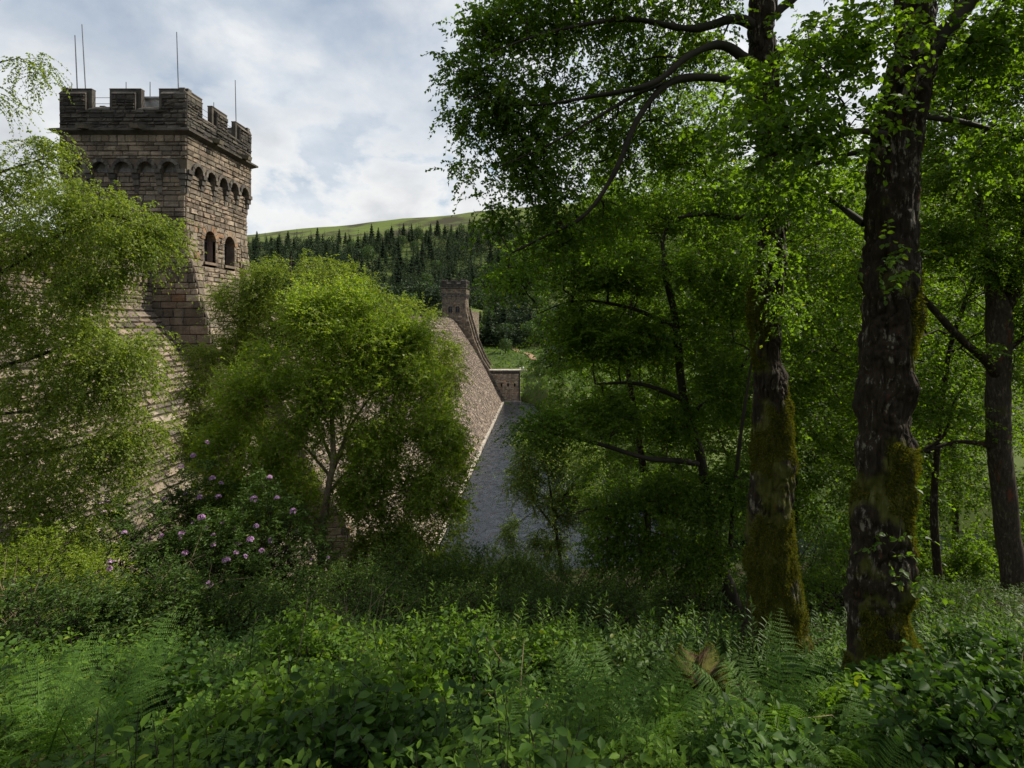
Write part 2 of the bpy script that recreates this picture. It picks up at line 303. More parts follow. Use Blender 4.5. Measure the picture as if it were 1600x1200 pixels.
far = mixc(nt, hi.outputs[0], gr, moor)
ym = N(nt, 'ShaderNodeMapRange'); ym.inputs[1].default_value = 70; ym.inputs[2].default_value = 90; nt.links.new(sp.outputs[1], ym.inputs[0])
col = mixc(nt, ym.outputs[0], near, far)
s = N(nt, 'ShaderNodeBsdfPrincipled'); s.inputs['Roughness'].default_value = 0.95; s.inputs['Specular IOR Level'].default_value = 0.1; nt.links.new(col, s.inputs['Base Color'])
bp = N(nt, 'ShaderNodeBump'); bp.inputs['Strength'].default_value = 0.6; bp.inputs['Distance'].default_value = 0.05; nt.links.new(c.outputs[0], bp.inputs['Height']); nt.links.new(bp.outputs[0], s.inputs['Normal']); out(nt, s.outputs[0]); M['ground'] = m
tag(link('ground', mesh('ground', np.stack([X, Y, Z], -1).reshape(-1, 3), np.stack([i+j, i+j+1, i+nx+j+1, i+nx+j], -1).reshape(-1, 4), M['ground'], smooth=True)),
    'green hillside and valley floor of moor, grass and dark woodland soil', 'ground', kind='structure')
# water
def water_mat(name, col, rs):
    m, nt = mat(name); g = N(nt, 'ShaderNodeNewGeometry'); mp = N(nt, 'ShaderNodeMapping'); mp.inputs['Scale'].default_value = (1.0, 0.55, 1); nt.links.new(g.outputs['Position'], mp.inputs['Vector'])
    a = N(nt, 'ShaderNodeTexNoise', i_Scale=rs, i_Detail=6.0, i_Roughness=0.58, i_Distortion=0.6); nt.links.new(mp.outputs[0], a.inputs['Vector'])
    s = N(nt, 'ShaderNodeBsdfPrincipled'); s.inputs['Base Color'].default_value = (*col, 1); s.inputs['Roughness'].default_value = 0.06; s.inputs['IOR'].default_value = 1.33
    bp = N(nt, 'ShaderNodeBump'); bp.inputs['Strength'].default_value = 1.0; bp.inputs['Distance'].default_value = 0.30; nt.links.new(a.outputs[0], bp.inputs['Height']); nt.links.new(bp.outputs[0], s.inputs['Normal']); out(nt, s.outputs[0]); return m
WZ = -33.4
mw = water_mat('dark_river_water', (0.010, 0.014, 0.020), 0.8)
def sheet(name, x0, y0, x1, y1, z, m): return link(name, mesh(name, [[x0,y0,z],[x1,y0,z],[x1,y1,z],[x0,y1,z]], [[0,1,2,3]], m))
tag(sheet('water', -15.0, 50, 600, 245, WZ, mw), 'dark rippled stilling pool below the dam face', 'water', kind='structure')
tag(sheet('reservoir', -900, 58, -42, 700, 0.6, mw), 'reservoir water held behind the dam', 'water', kind='structure')

# ================================================================ masonry
PAL = np.array([(.33,.275,.205),(.28,.23,.17),(.38,.315,.245),(.23,.19,.145),(.32,.25,.19),(.27,.235,.185),(.21,.175,.14),(.36,.23,.14)])
PALW = np.array([5,5,5,4,3,4,3,.35]); PALW = PALW/PALW.sum()
PAL = PAL*np.array([.80,.785,.77])
PALD = 1.15*np.array([(.085,.078,.066),(.065,.060,.052),(.11,.098,.082),(.05,.046,.041),(.095,.082,.066)])
PALDAM = .86*np.array([(.30,.240,.185),(.25,.195,.15),(.34,.28,.225),(.20,.16,.13),(.27,.21,.165),(.15,.125,.105)])
def blocks(mb, mapf, u0, u1, v0, v1, course, length, spans=None, rise=(0.03, 0.10), pal=PAL, palw=None, joint=0.014, D0=0.0, ulist=None, mort=(.05,.045,.04), lip=0.0, rng=RNG):
    rects = []; mr = []; v = v0
    while v < v1-0.02:
        h = course*rng.uniform(.72, 1.25); 
        if v1-(v+h) < course*.5: h = v1-v
        sp = spans(v, v+h) if spans else [(u0, u1)]
        for a, b in sp:
            if b-a < .04: continue
            nseg = max(1, int((b-a)/8)); 
            for q in range(nseg): mr.append((a+(b-a)*q/nseg, a+(b-a)*(q+1)/nseg, v, v+h))
            u = a; first = rng.uniform(.35, 1.0)
            while u < b-1e-4:
                L = length*rng.uniform(.6, 1.5)*(first if u == a else 1)
                if b-(u+L) < length*.35: L = b-u
                rects.append((u, u+L, v, v+h)); u += L
        v += h
    r = np.array(rects); n = len(r)
    g = joint; a0 = r[:, 0]+g; a1 = r[:, 1]-g; b0 = r[:, 2]+g; b1 = r[:, 3]-g
    w = np.minimum(.06+0*a0, (a1-a0)*.3); hh = np.minimum(.05+0*a0, (b1-b0)*.28)
    um = (a0+a1)/2
    Us = np.stack([a0, a0+w, um+rng.normal(0, .05, n)*(a1-a0), a1-w, a1], 1); Vs = np.stack([b0, b0+hh, (b0+b1)/2, b1-hh, b1], 1)
    UU = np.repeat(Us[:, None, :], 5, 1); VV = np.repeat(Vs[:, :, None], 5, 2)
    base = rng.uniform(rise[0], rise[1], (n, 1, 1)); D = base*rng.uniform(.35, 1.5, (n, 5, 5))
    D += rng.normal(0, .12, (n, 1, 1))*base*np.linspace(-1, 1, 5)[None, None, :]
    D[:, 1, :] += lip*rng.uniform(.6, 1.3, (n, 5)) 
    D[:, 0, :] = D[:, -1, :] = -.02; D[:, :, 0] = D[:, :, -1] = -.02
    UU = UU+rng.normal(0, .006, UU.shape); VV = VV+rng.normal(0, .006, VV.shape)
    pts = mapf(UU.ravel(), VV.ravel(), (D+D0).ravel())
    k = np.arange(4); q = (k[:, None]*5+k[None, :]).ravel(); Fq = np.stack([q, q+1, q+6, q+5], -1)
    F = (np.arange(n)[:, None, None]*25+Fq[None]).reshape(-1, 4)
    if pal is PAL: palw = PALW
    c = pal[rng.choice(len(pal), n, p=palw)]*rng.uniform(.75, 1.25, (n, 1))
    mb.add(pts, F, .5, np.repeat(c, 25, 0))
    mr = np.array(mr); m = len(mr)
    MU = mr[:, [0, 1, 1, 0]].ravel(); MV = mr[:, [2, 2, 3, 3]].ravel()
    mb.add(mapf(MU, MV, np.full(4*m, D0-.012)), np.arange(4*m).reshape(-1, 4), .5, mort)
HX, HY = 4.9, 4.8
def face(k, batter=0.006, ztop=12.3):
    def f(u, v, D):
        D = D+np.clip(ztop-v, 0, 40)*batter*(v < ztop)
        z = np.asarray(v, float)
        if k == 0: return np.stack([u, -HY-D+0*z, z], -1)
        if k == 1: return np.stack([HX+D+0*z, u, z], -1)
        if k == 2: return np.stack([-u, HY+D+0*z, z], -1)
        return np.stack([-HX-D+0*z, -u, z], -1)
    return f
XRZ = [-40, -34, -18.9, -13.8, -6.3, 0, 2.8, 6, 8]; XRX = [26, 22.5, 14.9, 11.7, 8.5, 6.7, 5.9, 5.1, 4.9]
def xr(z): return np.interp(z, XRZ, XRX)
WIN = [(-1.55, .86, 5.2, 7.15), (1.55, .86, 5.2, 7.15)]      # centre, half width, sill, springing; round head above
def win_spans(a, b, wins):
    def f(v0, v1):
        sp = [(a, b)]; vm = (v0+v1)/2
        for c, w, s0, sp0 in wins:
            if v1 <= s0+.05 or vm >= sp0+w: continue
            hw = w if vm < sp0 else math.sqrt(max(0, w*w-(vm-sp0)**2))
            hw += .02; ns = []
            for x, y in sp:
                if c+hw <= x or c-hw >= y: ns.append((x, y)); continue
                ns += [(x, c-hw), (c+hw, y)]
            sp = ns
        return sp
    return f
def arch_ring(mb, f, c, w, spv, r0, r1, D, D2, n, pal):
    """voussoirs round an arch head"""
    for q in range(n):
        t0 = pi*q/n+.015; t1 = pi*(q+1)/n-.015; e = RNG.uniform(-.02, .03)
        L = []
        for dd in (D2, D+e):
            for (t, r) in ((t0, r0), (t1, r0), (t1, r1), (t0, r1)): L.append((c+r*cos(t), spv+r*sin(t), dd))
        L = np.array(L); mb.hexa(f(L[:, 0], L[:, 1], L[:, 2]), pal[RNG.integers(len(pal))]*RNG.uniform(.8, 1.2))
def fbox(mb, f, u0, u1, v0, v1, d0, d1, col):
    L = np.array([(u0,v0,d1),(u1,v0,d1),(u1,v0,d0),(u0,v0,d0),(u0,v1,d1),(u1,v1,d1),(u1,v1,d0),(u0,v1,d0)])
    mb.hexa(f(L[:, 0], L[:, 1], L[:, 2]), col)
def dk(): return PALD[RNG.integers(5)]*RNG.uniform(.8, 1.2)
def st(): return PAL[RNG.integers(7)]*RNG.uniform(.7, 1.1)
def make_tower(label, loc, group):
    root = empty('stone_tower', loc); tag(root, label, 'tower', group)
    wall = MB()
    for k in range(4):
        hw = HX if k % 2 == 0 else HY; f = face(k)
        spf = win_spans(-hw, hw, WIN)
        if k in (0, 2):
            def spans(v0, v1, hw=hw, k=k, spf=spf):
                L = spf(v0, v1); e = float(xr((v0+v1)/2))
                return [(a, (e if (k == 0 and abs(b-hw) < .01) else b)) for a, b in L] if k == 0 else [((-e if abs(a+hw) < .01 else a), b) for a, b in L]
            blocks(wall, f, -hw, hw, 4, 12.3, .42, .9, spans); blocks(wall, f, -hw, hw, -36 if k == 0 else -4, 4, .66, 1.2, spans, rise=(.05, .14))
        else:
            blocks(wall, f, -hw, hw, -36 if k == 1 else -1, 12.3, .40, .8, spf, rise=(.04, .13))
        blocks(wall, face(k), -hw-.3, hw+.3, 13.3, 15.3, .38, .85, D0=.3)
        for c, w, s0, sp0 in WIN:                                   # window surround
            arch_ring(wall, f, c, w, sp0, w-.03, w+.50, .12, -.3, 11, PAL)
            for s_ in (-1, 1):
                v = s0
                while v < sp0:
                    h = min(RNG.uniform(.3, .42), sp0-v); a = c+s_*w; b = c+s_*(w+RNG.uniform(.22, .42)); fbox(wall, f, min(a, b), max(a, b), v+.01, v+h-.01, -.2, .07, st()); v += h
        # blind arcade: arched plate, hood moulds and stepped corbels
        nb = 5; pitch = 2*hw/nb*.965; r = pitch*.34; sv = 12.45
        pts = []
        u_start = -pitch*nb/2
        cols_ = []
        def quad3(mbq, L, c): L = np.array(L); mbq.add(f(L[:, 0], L[:, 1], L[:, 2]), [[0, 1, 2, 3]], .5, c)
        for b in range(nb):
            c = u_start+pitch*(b+.5); ang = np.linspace(pi, 0, 11); au = c+r*np.cos(ang); av = sv+r*np.sin(ang); colr = st()*.8
            for q in range(10):
                quad3(wall, [(au[q], av[q], .3), (au[q+1], av[q+1], .3), (au[q+1], 13.3, .3), (au[q], 13.3, .3)], colr)
                quad3(wall, [(au[q], av[q], -.05), (au[q+1], av[q+1], -.05), (au[q+1], av[q+1], .3), (au[q], av[q], .3)], colr*.8)
            arch_ring(wall, f, c, r, sv, r-.02, r+.24, .47, .25, 7, PALD*1.4)
        for b in range(nb+1):
            c = u_start+pitch*b; h2 = pitch/2-r
            a0, a1 = (c-h2, c+h2)
            if b == 0: a0 = -hw-.3
            if b == nb: a1 = hw+.3
            fbox(wall, f, a0, a1, 12.15, 13.3, -.05, .303, st()*.8)
            for q, (z0, z1, dd, sh) in enumerate([(12.15, 12.5, .46, .05), (11.7, 12.15, .32, .04), (11.2, 11.7, .20, .08), (10.6, 11.2, .10, .12)]):
                fbox(wall, f, max(a0+sh, -hw-dd+.1) if b == 0 else a0+sh, min(a1-sh, hw+dd-.1) if b == nb else a1-sh, z0, z1-.02, -.05, dd, dk()*1.3)
    # buttresses on the downstream side
    for (ya, yb, side) in ((-HY, -HY+1.35, 1), (HY-1.35, HY, -1)):
        blocks(wall, lambda u, v, D: np.stack([xr(v)+D, u, v], -1), ya, yb, -36, 8, .6, .9, rise=(.04, .12))
        yin = yb if side > 0 else ya
        blocks(wall, lambda u, v, D, yin=yin, side=side: np.stack([u, yin+D*side, v], -1), 4.9, 25, -36, 7.8, .6, 1.0, spans=lambda a, b: [(4.95, max(4.96, float(xr((a+b)/2))))])
    wo = wall.build('wall', [M['stone']], root)
    core = MB(); core.box((-HX+.32, -HY+.32, 11.0), (HX-.32, HY-.32, 16.6)); core.build('roof_slab', [M['stone_dark']], root)
    # string course
    sc = MB()
    prof = [(.28, 15.22), (.66, 15.46), (.78, 15.5), (.78, 15.66), (.32, 15.86)]
    for a, b in zip(prof[:-1], prof[1:]):
        V = [];
        for d, z in (a, b): V += [(-HX-d, -HY-d, z), (HX+d, -HY-d, z), (HX+d, HY+d, z), (-HX-d, HY+d, z)]
        sc.add(V, [[0, 1, 5, 4], [1, 2, 6, 5], [2, 3, 7, 6], [3, 0, 4, 7]], .5, (.10, .09, .075))
    sc.build('string_course', [M['stone_dark']], root)
    # parapet with crenels and merlons
    pp = MB()
    for k in range(4):
        hw = HX if k % 2 == 0 else HY; f = face(k); e = hw+.3
        blocks(pp, f, -e, e, 15.75, 17.35, .33, .8, D0=.3, pal=PALD, rise=(.03, .11))
        blocks(pp, lambda u, v, D, k=k: face((k+2) % 4)(u, v, -D-2*(HX if k % 2 == 0 else HX)*0-.55), -e+.5, e-.5, 16.6, 17.5, .35, .8, pal=PALD) if False else None
        cw, gp = 2.45, 1.45; mw = 2*e-2*cw-2*gp
        ms = [(-e, -e+cw), (-mw/2, mw/2), (e-cw, e)]
        gaps = [(-e+cw, -mw/2), (mw/2, e-cw)]
        for a, b in gaps:                                           # sloping sill
            L = np.array([(a-.18, 17.30, .36), (b+.18, 17.30, .36), (b, 17.30, -.35), (a, 17.30, -.35), (a-.18, 17.36, .36), (b+.18, 17.36, .36), (b, 17.78, -.25), (a, 17.78, -.25)])
            pp.hexa(f(L[:, 0], L[:, 1], L[:, 2]), dk()*1.3)
        for q, (a, b) in enumerate(ms):
            ia = a+(.0 if q == 0 else .36); ib = b-(0 if q == 2 else .36)
            fbox(pp, f, a if q else a+.02, b if q < 2 else b-.02, 17.3, 19.1, -.32, .06 if q == 1 else .061, dk()*1.1)          # back slab
            fbox(pp, f, (a if q else a+.02)-.0, (b if q < 2 else b-.02), 19.08, 19.16, -.36, .10, dk()*1.2)
            blocks(pp, f, ia, ib, 17.35, 18.62, .33, .75, D0=.3, pal=PALD, rise=(.03, .11))
            L = np.array([(ia-.02, 18.6, .37), (ib+.02, 18.6, .37), (ib+.02, 18.6, 0), (ia-.02, 18.6, 0), (ia-.02, 18.66, .37), (ib+.02, 18.66, .37), (ib+.02, 18.95, .05), (ia-.02, 18.95, .05)])
            pp.hexa(f(L[:, 0], L[:, 1], L[:, 2]), dk()*1.5)
            for u_ in (ia, ib): fbox(pp, f, u_-.02, u_+.02, 17.3, 18.62, 0, .30, dk())
    pp.build('parapet', [M['stone_dark']], root)
    # water spouts
    for k in range(4):
        f = face(k)
        for u in (-2.75, 1.55) if k == 0 else (-1.9, 2.9):
            s = MB(); L = np.array([(u-.32, 15.5, 1.3), (u+.32, 15.5, 1.3), (u+.38, 15.72, .2), (u-.38, 15.72, .2), (u-.32, 15.85, 1.38), (u+.32, 15.85, 1.38), (u+.38, 16.12, .2), (u-.38, 16.12, .2)])
            s.hexa(f(L[:, 0], L[:, 1], L[:, 2]), (.14, .125, .09)); s.build('water_spout', [M['stone']], root)
    # windows
    for k in range(4):
        f = face(k)
        for c, w, s0, sp0 in WIN:
            g = MB(); ang = np.linspace(0, pi, 13); pu = np.concatenate([[c-w], [c+w], c+w*np.cos(ang)]); pv = np.concatenate([[s0], [s0], sp0+w*np.sin(ang)])
            n = len(pu); V = np.concatenate([f(pu, pv, np.full(n, .0)), f(pu, pv, np.full(n, -.75))]); F = [[q, (q+1) % n, n+(q+1) % n, n+q] for q in range(n)]
            g.add(V, F, .5, (.25, .18, .16)); wn = g.build('window', [M['stone']], root)
            p = MB(); cen = f(np.array([c]), np.array([(s0+sp0)/2]), np.array([-.72])); rim = f(pu, pv, np.full(n, -.72))
            p.add(np.concatenate([cen, rim]), [[0, 1+q, 1+(q+1) % n] for q in range(n)]); p.build('pane', [M['glass']], wn)
            fr = MB(); fbox(fr, f, c-.04, c+.04, s0, sp0+w-.02, -.72, -.64, (.1, .1, .1)); fbox(fr, f, c-w, c+w, sp0-.04, sp0+.04, -.72, -.65, (.1, .1, .1)); fr.build('frame', [M['metal']], wn)
            s = MB(); fbox(s, f, c-w-.1, c+w+.1, s0-.2, s0+.02, -.7, .22, st()); s.build('sill', [M['stone']], wn)
    return root
near_tower = make_tower('large crenellated stone tower rising behind the left hand birch', (-34.1, 51.1, 0), 'twin towers of the dam')
def children(o): return [c for c in bpy.data.objects if c.parent == o]
def copy_tree(o, parent=None):
    c = o.copy(); SC.collection.objects.link(c); c.parent = parent
    for ch in children(o): copy_tree(ch, c)
    return c
bpy.context.view_layer.update()
far_tower = copy_tree(near_tower); far_tower.location = (-36.3, 240.0, -1.4)
far_tower['label'] = 'small distant stone tower at the far end of the dam'
# lightning rods and rails on the near tower (world pixel positions turned into places on its top)
def rod(p0, p1, r, parent, name, m):
    V, F = sweep([p0, (np.array(p0)+p1)/2, p1], [r, r, r*.8], 5); mb = MB(); mb.add(V, F); return mb.build(name, [m], parent)
tl = np.array([-34.1, 51.1, 0])
for (px, py0, py1, d, lean) in ((121, 139, 55, 46.6, -4), (134, 139, 38, 46.8, -6), (279, 139, 50, 46.7, -3), (234.5, 163, 128, 50.5, 0), (369, 192, 125, 56.0, -1.5), (112, 160, 129, 55, 0), (197, 150, 128, 56, 0), (334, 175, 160, 56.5, 0)):
    a = P(px, py0+8, d)-tl; b = P(px+lean, py1, d)-tl; rod(a, b, .045, near_tower, 'lightning_rod', M['metal'])
for z in (18.05, 18.55):
    for a, b in (((-4.8, -4.5), (4.8, -4.5)), ((4.6, -4.7), (4.6, 4.7)), ((4.8, 4.5), (-4.8, 4.5)), ((-4.6, 4.7), (-4.6, -4.7))): rod((a[0], a[1], z), (b[0], b[1], z), .022, near_tower, 'railing', M['metal'])
hb = MB(); hb.box((-1.3, -2.6, 16.6), (1.6, 1.2, 19.15)); hb.box((-1.6, -2.9, 19.16), (1.9, 1.5, 19.3)); hb.build('roof_hatch', [M['stone_dark']], near_tower)

# ---- the dam: extruded stone profile
dam = empty('masonry_dam', (0, 0, 0)); tag(dam, 'long sloping masonry dam of pinkish brown stone running from tower to tower', 'dam')
def arc(prof):
    p = catmull(prof, .4); s = np.concatenate([[0], np.cumsum(np.linalg.norm(np.diff(p, axis=0), axis=1))]); return p, s
def prof_map(prof, y_lo=None):
    p, s = arc(prof); T = unit(np.gradient(p, axis=0)); Nn = np.stack([-T[:, 1], T[:, 0]], -1); Nn = Nn*np.sign(Nn[:, :1].mean() or 1)
    L = s[-1]
    def f(u, v, D):
        v = L-np.clip(v, 0, L)
        x = np.interp(v, s, p[:, 0]); z = np.interp(v, s, p[:, 1]); nx_ = np.interp(v, s, Nn[:, 0]); nz_ = np.interp(v, s, Nn[:, 1])
        return np.stack([x+nx_*D, u, z+nz_*D], -1)
    return f, L
SPILL = [(-44, -.2), (-42.5, .9), (-40.5, 1.35), (-38.5, 1.5), (-37.1, 1.25), (-35, -.8), (-31.8, -5.6), (-28, -11.4), (-22.7, -20.8), (-18.5, -28.6), (-15.6, -33.9)]
f, L = prof_map(SPILL)
mb = MB(); blocks(mb, f, 57, 235.2, 0, L, .66, 1.15, rise=(.05, .20), pal=PALDAM, joint=.035, lip=.07, mort=(.04, .033, .028)); mb.build('spillway_face', [M['dam_stone']], dam)
mb = MB(); y = 50.0
while y < 235: 
    e = min(235.2, y+2.2); mb.box((-16.4, y+.02, -34.2), (-15.35+RNG.normal(0, .06), e-.02, -32.98+RNG.normal(0, .05)), np.array((.55, .5, .43))*RNG.uniform(.6, 1.1)); y = e
mb.build('toe_kerb', [M['lip']], dam)
ABUT = [(-31.9, 1.3), (-31.6, .6), (-29, -3), (-25.2, -8.6), (-20.4, -17), (-15, -27), (-11, -36)]
f, L = prof_map(ABUT)
mb = MB(); blocks(mb, f, 10, 46.2, 0, L, .56, 1.05, rise=(.05, .15), pal=PALDAM*1.05, joint=.03, lip=.06, mort=(.05, .042, .036)); mb.build('abutment_face', [M['dam_stone_near']], dam)
mb = MB(); blocks(mb, lambda u, v, D: np.stack([-31.9+D, u, v], -1), 6, 46.2, 1.2, 5.2, .36, .8); 
mb.box((-32.6, 6, 1), (-31.93, 46.2, 5.15), (.1, .1, .09)); mb.build('parapet_wall', [M['stone']], dam)
mb = MB(); y = 6.0
while y < 46: 
    e = min(y+1.6, 46.2); mb.box((-32.8, y+.01, 5.16), (-31.5, e-.01, 5.42+RNG.normal(0, .01)), dk()*1.6); y = e
mb.build('parapet_coping', [M['stone_dark']], dam)
mb = MB(); mb.box((-32.0, 6, 3.62), (-31.45, 46.2, 3.85), (.14,.13,.11)); mb.build('string_course', [M['stone_dark']], dam)
mb = MB()
for y in np.arange(7, 46, .62): mb.box((-31.95, y, 3.15), (-31.52, y+.3, 3.61), st()*1.1)
mb.build('corbel_table', [M['stone']], dam)
mb = MB(); mb.box((-44, 8, -10), (-32.7, 46.2, 3.6), (.1,.1,.09)); mb.build('causeway', [M['stone']], dam)
mb = MB(); mb.box((-56, 246.5, -20), (-33.0, 300, 4.2), (.12,.11,.09)); mb.build('far_causeway', [M['stone']], dam)
mb = MB(); blocks(mb, lambda u, v, D: np.stack([-32.98+D, u, v], -1), 246.5, 300, -10, 5.2, .6, 1.2); mb.build('far_parapet', [M['stone']], dam)
# far wing wall
ww = empty('wing_wall', (-21.6, 235.4, WZ)); tag(ww, 'square stone wing wall with three small openings standing in the water at the foot of the far tower', 'wall')
mb = MB(); hol = [(4.9, 5.5, 6.5, 7.6), (7.6, 8.2, 6.5, 7.6), (10.4, 11.0, 6.5, 7.6)]
def wsp(v0, v1):
    sp = [(-6, 12.8)]; vm = (v0+v1)/2
    for a, b, c, d in hol:
        if c-.1 < vm < d+.1: sp = [q for x, y in sp for q in (((x, a), (b, y)) if x < a and y > b else ((x, y),))]
    return sp
blocks(mb, lambda u, v, D: np.stack([u, -D, v], -1), -6, 12.8, -1, 11.7, .46, .85, spans=wsp, pal=PAL*2.0)  # front stones lightened so this face reads as lit, light put into colour
blocks(mb, lambda u, v, D: np.stack([12.8+D, u, v], -1), 0, 5, -1, 11.7, .46, .85)
mb.build('wall_face', [M['stone']], ww)
mb = MB(); mb.box((-6, .5, -1), (12.6, 5, 11.6), (.02, .02, .02)); mb.build('core', [M['dark_void']], ww)
mb = MB(); mb.box((-.3, -.55, 12.9), (13.2, 5.2, 13.3), (.42, .36, .27)); mb.box((13.2, .4, 12.9), (18.7, 1.6, 13.28), (.42, .38, .28)); mb.build('coping', [M['lip']], ww)
mb = MB()
for u in np.arange(0, 13, .9): mb.box((u, -.35, 12.0), (u+.4, 0.3, 12.88), dk()*1.5)
mb.box((-.3, 0.02, 11.7), (13.0, 5.0, 12.89), (.09, .08, .07)); mb.build('corbel_table', [M['stone']], ww)  # dark band behind the corbels, shade under the coping put into its colour
mb = MB(); mb.box((12.35, -.3, 0), (12.95, -.06, 11.7), (.04, .04, .045)); mb.build('dark_edge_strip', [M['stone_dark']], ww)  # dark upright strip along the right edge of the wall
mb = MB(); mb.box((5.6, -.6, -.5), (13.4, -.05, .45), (.55, .5, .42)); mb.build('plinth', [M['lip']], ww)
bw = empty('buttress_wall', (-36.5, 246.2, 0)); tag(bw, 'low sloping stone wall stepping down the bank behind the far buttress', 'wall')
mb = MB(); blocks(mb, lambda u, v, D: np.stack([xr(v)+.9+D, u, v-1.0], -1), .2, .9, -18.9, 6.5, .6, 1.0, pal=PALDAM); 
blocks(mb, lambda u, v, D: np.stack([u, .2-D, v], -1), 5, 16, -18.9, 6, .6, 1.0, spans=lambda a, b: [(5, float(xr((a+b)/2+1))+.9)]); mb.build('wall_face', [M['stone']], bw)
for q, (px, lb) in enumerate(((812.6, 'tiny white rounded marker on the wing wall coping, left one of the pair'), (817.6, 'larger white marker with dark foot on the wing wall coping, right one of the pair'))):
    p = P(px, 578, 235.8); mk = empty('marker_post', (p[0], p[1], WZ+13.3)); tag(mk, lb, 'marker', 'white markers on the coping')
    mb = MB(); V, F = sweep([(0, 0, 0), (0, 0, .3), (0, 0, .55)], [.12, .12, .1], 8); mb.add(V, F); mb.build('post', [M['stone_dark']], mk)
    mb = MB(); h_ = .5+.35*q; V, F = sweep([(0, 0, .5), (0, 0, .6), (0, 0, .5+h_*.6), (0, 0, .5+h_)], [.05, .3, .34, .06], 10); mb.add(V, F); mb.build('cap', [M['white']], mk)
# path on the far bank
pts = catmull([(-3.5, 284), (-5.5, 292), (-9, 304), (-13, 320), (-19, 336)], 2.0); d_ = unit(np.gradient(pts, axis=0)); nn = np.stack([-d_[:, 1], d_[:, 0]], -1)
Vp = []
for s_ in (-1.6, 0, 1.6): q = pts+nn*s_; Vp.append(np.stack([q[:, 0], q[:, 1], H(q[:, 0], q[:, 1])+.35], -1))
n = len(pts); Vp = np.concatenate(Vp); Fp = [[a*n+i, a*n+i+1, (a+1)*n+i+1, (a+1)*n+i] for a in (0, 1) for i in range(n-1)]
tag(link('path', mesh('path', Vp, Fp, simple('bare_earth_path', (.26, .17, .10), .95, var=.4, scale=1.0))), 'bare brown path cut down the far bank', 'path', kind='structure')

# ================================================================ foliage builders
def perp(D, U):
    S = np.cross(D, U); bad = np.linalg.norm(S, axis=1) < 1e-3; S[bad] = np.cross(D[bad], [1., .3, 0]); S = unit(S); return S, np.cross(S, D)
def leafset(Pn, D, U, L, w, kind='r', fold=.12, curl=.1):
    """arrays of leaves: returns V, [faces], number of faces per leaf"""
    n = len(Pn); S, Nn = perp(D, U); L = np.broadcast_to(np.asarray(L, float), (n,))[:, None]; W_ = L*w*.5
    if kind == 'r':
        V = np.stack([Pn, Pn+D*L*.45+S*W_+Nn*L*fold, Pn+D*L-Nn*L*curl, Pn+D*L*.45-S*W_+Nn*L*fold], 1).reshape(-1, 3)
        return V, [np.arange(4*n).reshape(-1, 4)], 1
    rows = [(.28, .85, .02), (.62, .9, 0.0)]
    V = [Pn]
    for t, ww, lift in rows:
        c = Pn+D*L*t-Nn*L*curl*t*t
        V += [c+S*W_*ww+Nn*L*fold, c, c-S*W_*ww+Nn*L*fold]
    V.append(Pn+D*L-Nn*L*curl); V = np.stack(V, 1).reshape(-1, 3); o = (np.arange(n)*8)[:, None, None]
    T = np.array([[0, 2, 1], [0, 3, 2], [4, 5, 7], [5, 6, 7]]); Q = np.array([[1, 2, 5, 4], [2, 3, 6, 5]])
    return V, [(o+T[None]).reshape(-1, 3), (o+Q[None]).reshape(-1, 4)], None
def leaf_mesh(name, m, parts, parent=None):
    """parts: list of (Pn, D, U, L, w, kind)"""
    Vs = []; Fs = []; R = []; n = 0
    for p in parts:
        V, F, _ = leafset(*p[:5], **(p[5] if len(p) > 5 else {})); k = len(p[0]); rl = RNG.random(k)
        for f in F: Fs.append(f+n); R.append(np.repeat(rl, len(f)//k))
        Vs.append(V); n += len(V)
    return link(name, mesh(name, np.concatenate(Vs), Fs, m, rnd=np.concatenate(R), smooth=True), parent)
def cones(A, B, ra, rb, k=5):
    """vectorised tapered tubes from A to B"""
    D = unit(B-A); S, Nn = perp(D, np.broadcast_to(np.array([0.13, .2, 1.]), D.shape).copy()); a = np.linspace(0, 2*pi, k, endpoint=False)
    ring = S[:, None]*np.cos(a)[None, :, None]+Nn[:, None]*np.sin(a)[None, :, None]
    V = np.concatenate([A[:, None]+ring*np.asarray(ra)[:, None, None], B[:, None]+ring*np.asarray(rb)[:, None, None]], 1).reshape(-1, 3)
    j = np.arange(k); f = np.stack([j, (j+1) % k, k+(j+1) % k, k+j], -1); F = (np.arange(len(A))[:, None, None]*2*k+f[None]).reshape(-1, 4)
    return V, F
def rand_dir(n, rng=RNG): return unit(rng.normal(size=(n, 3)))
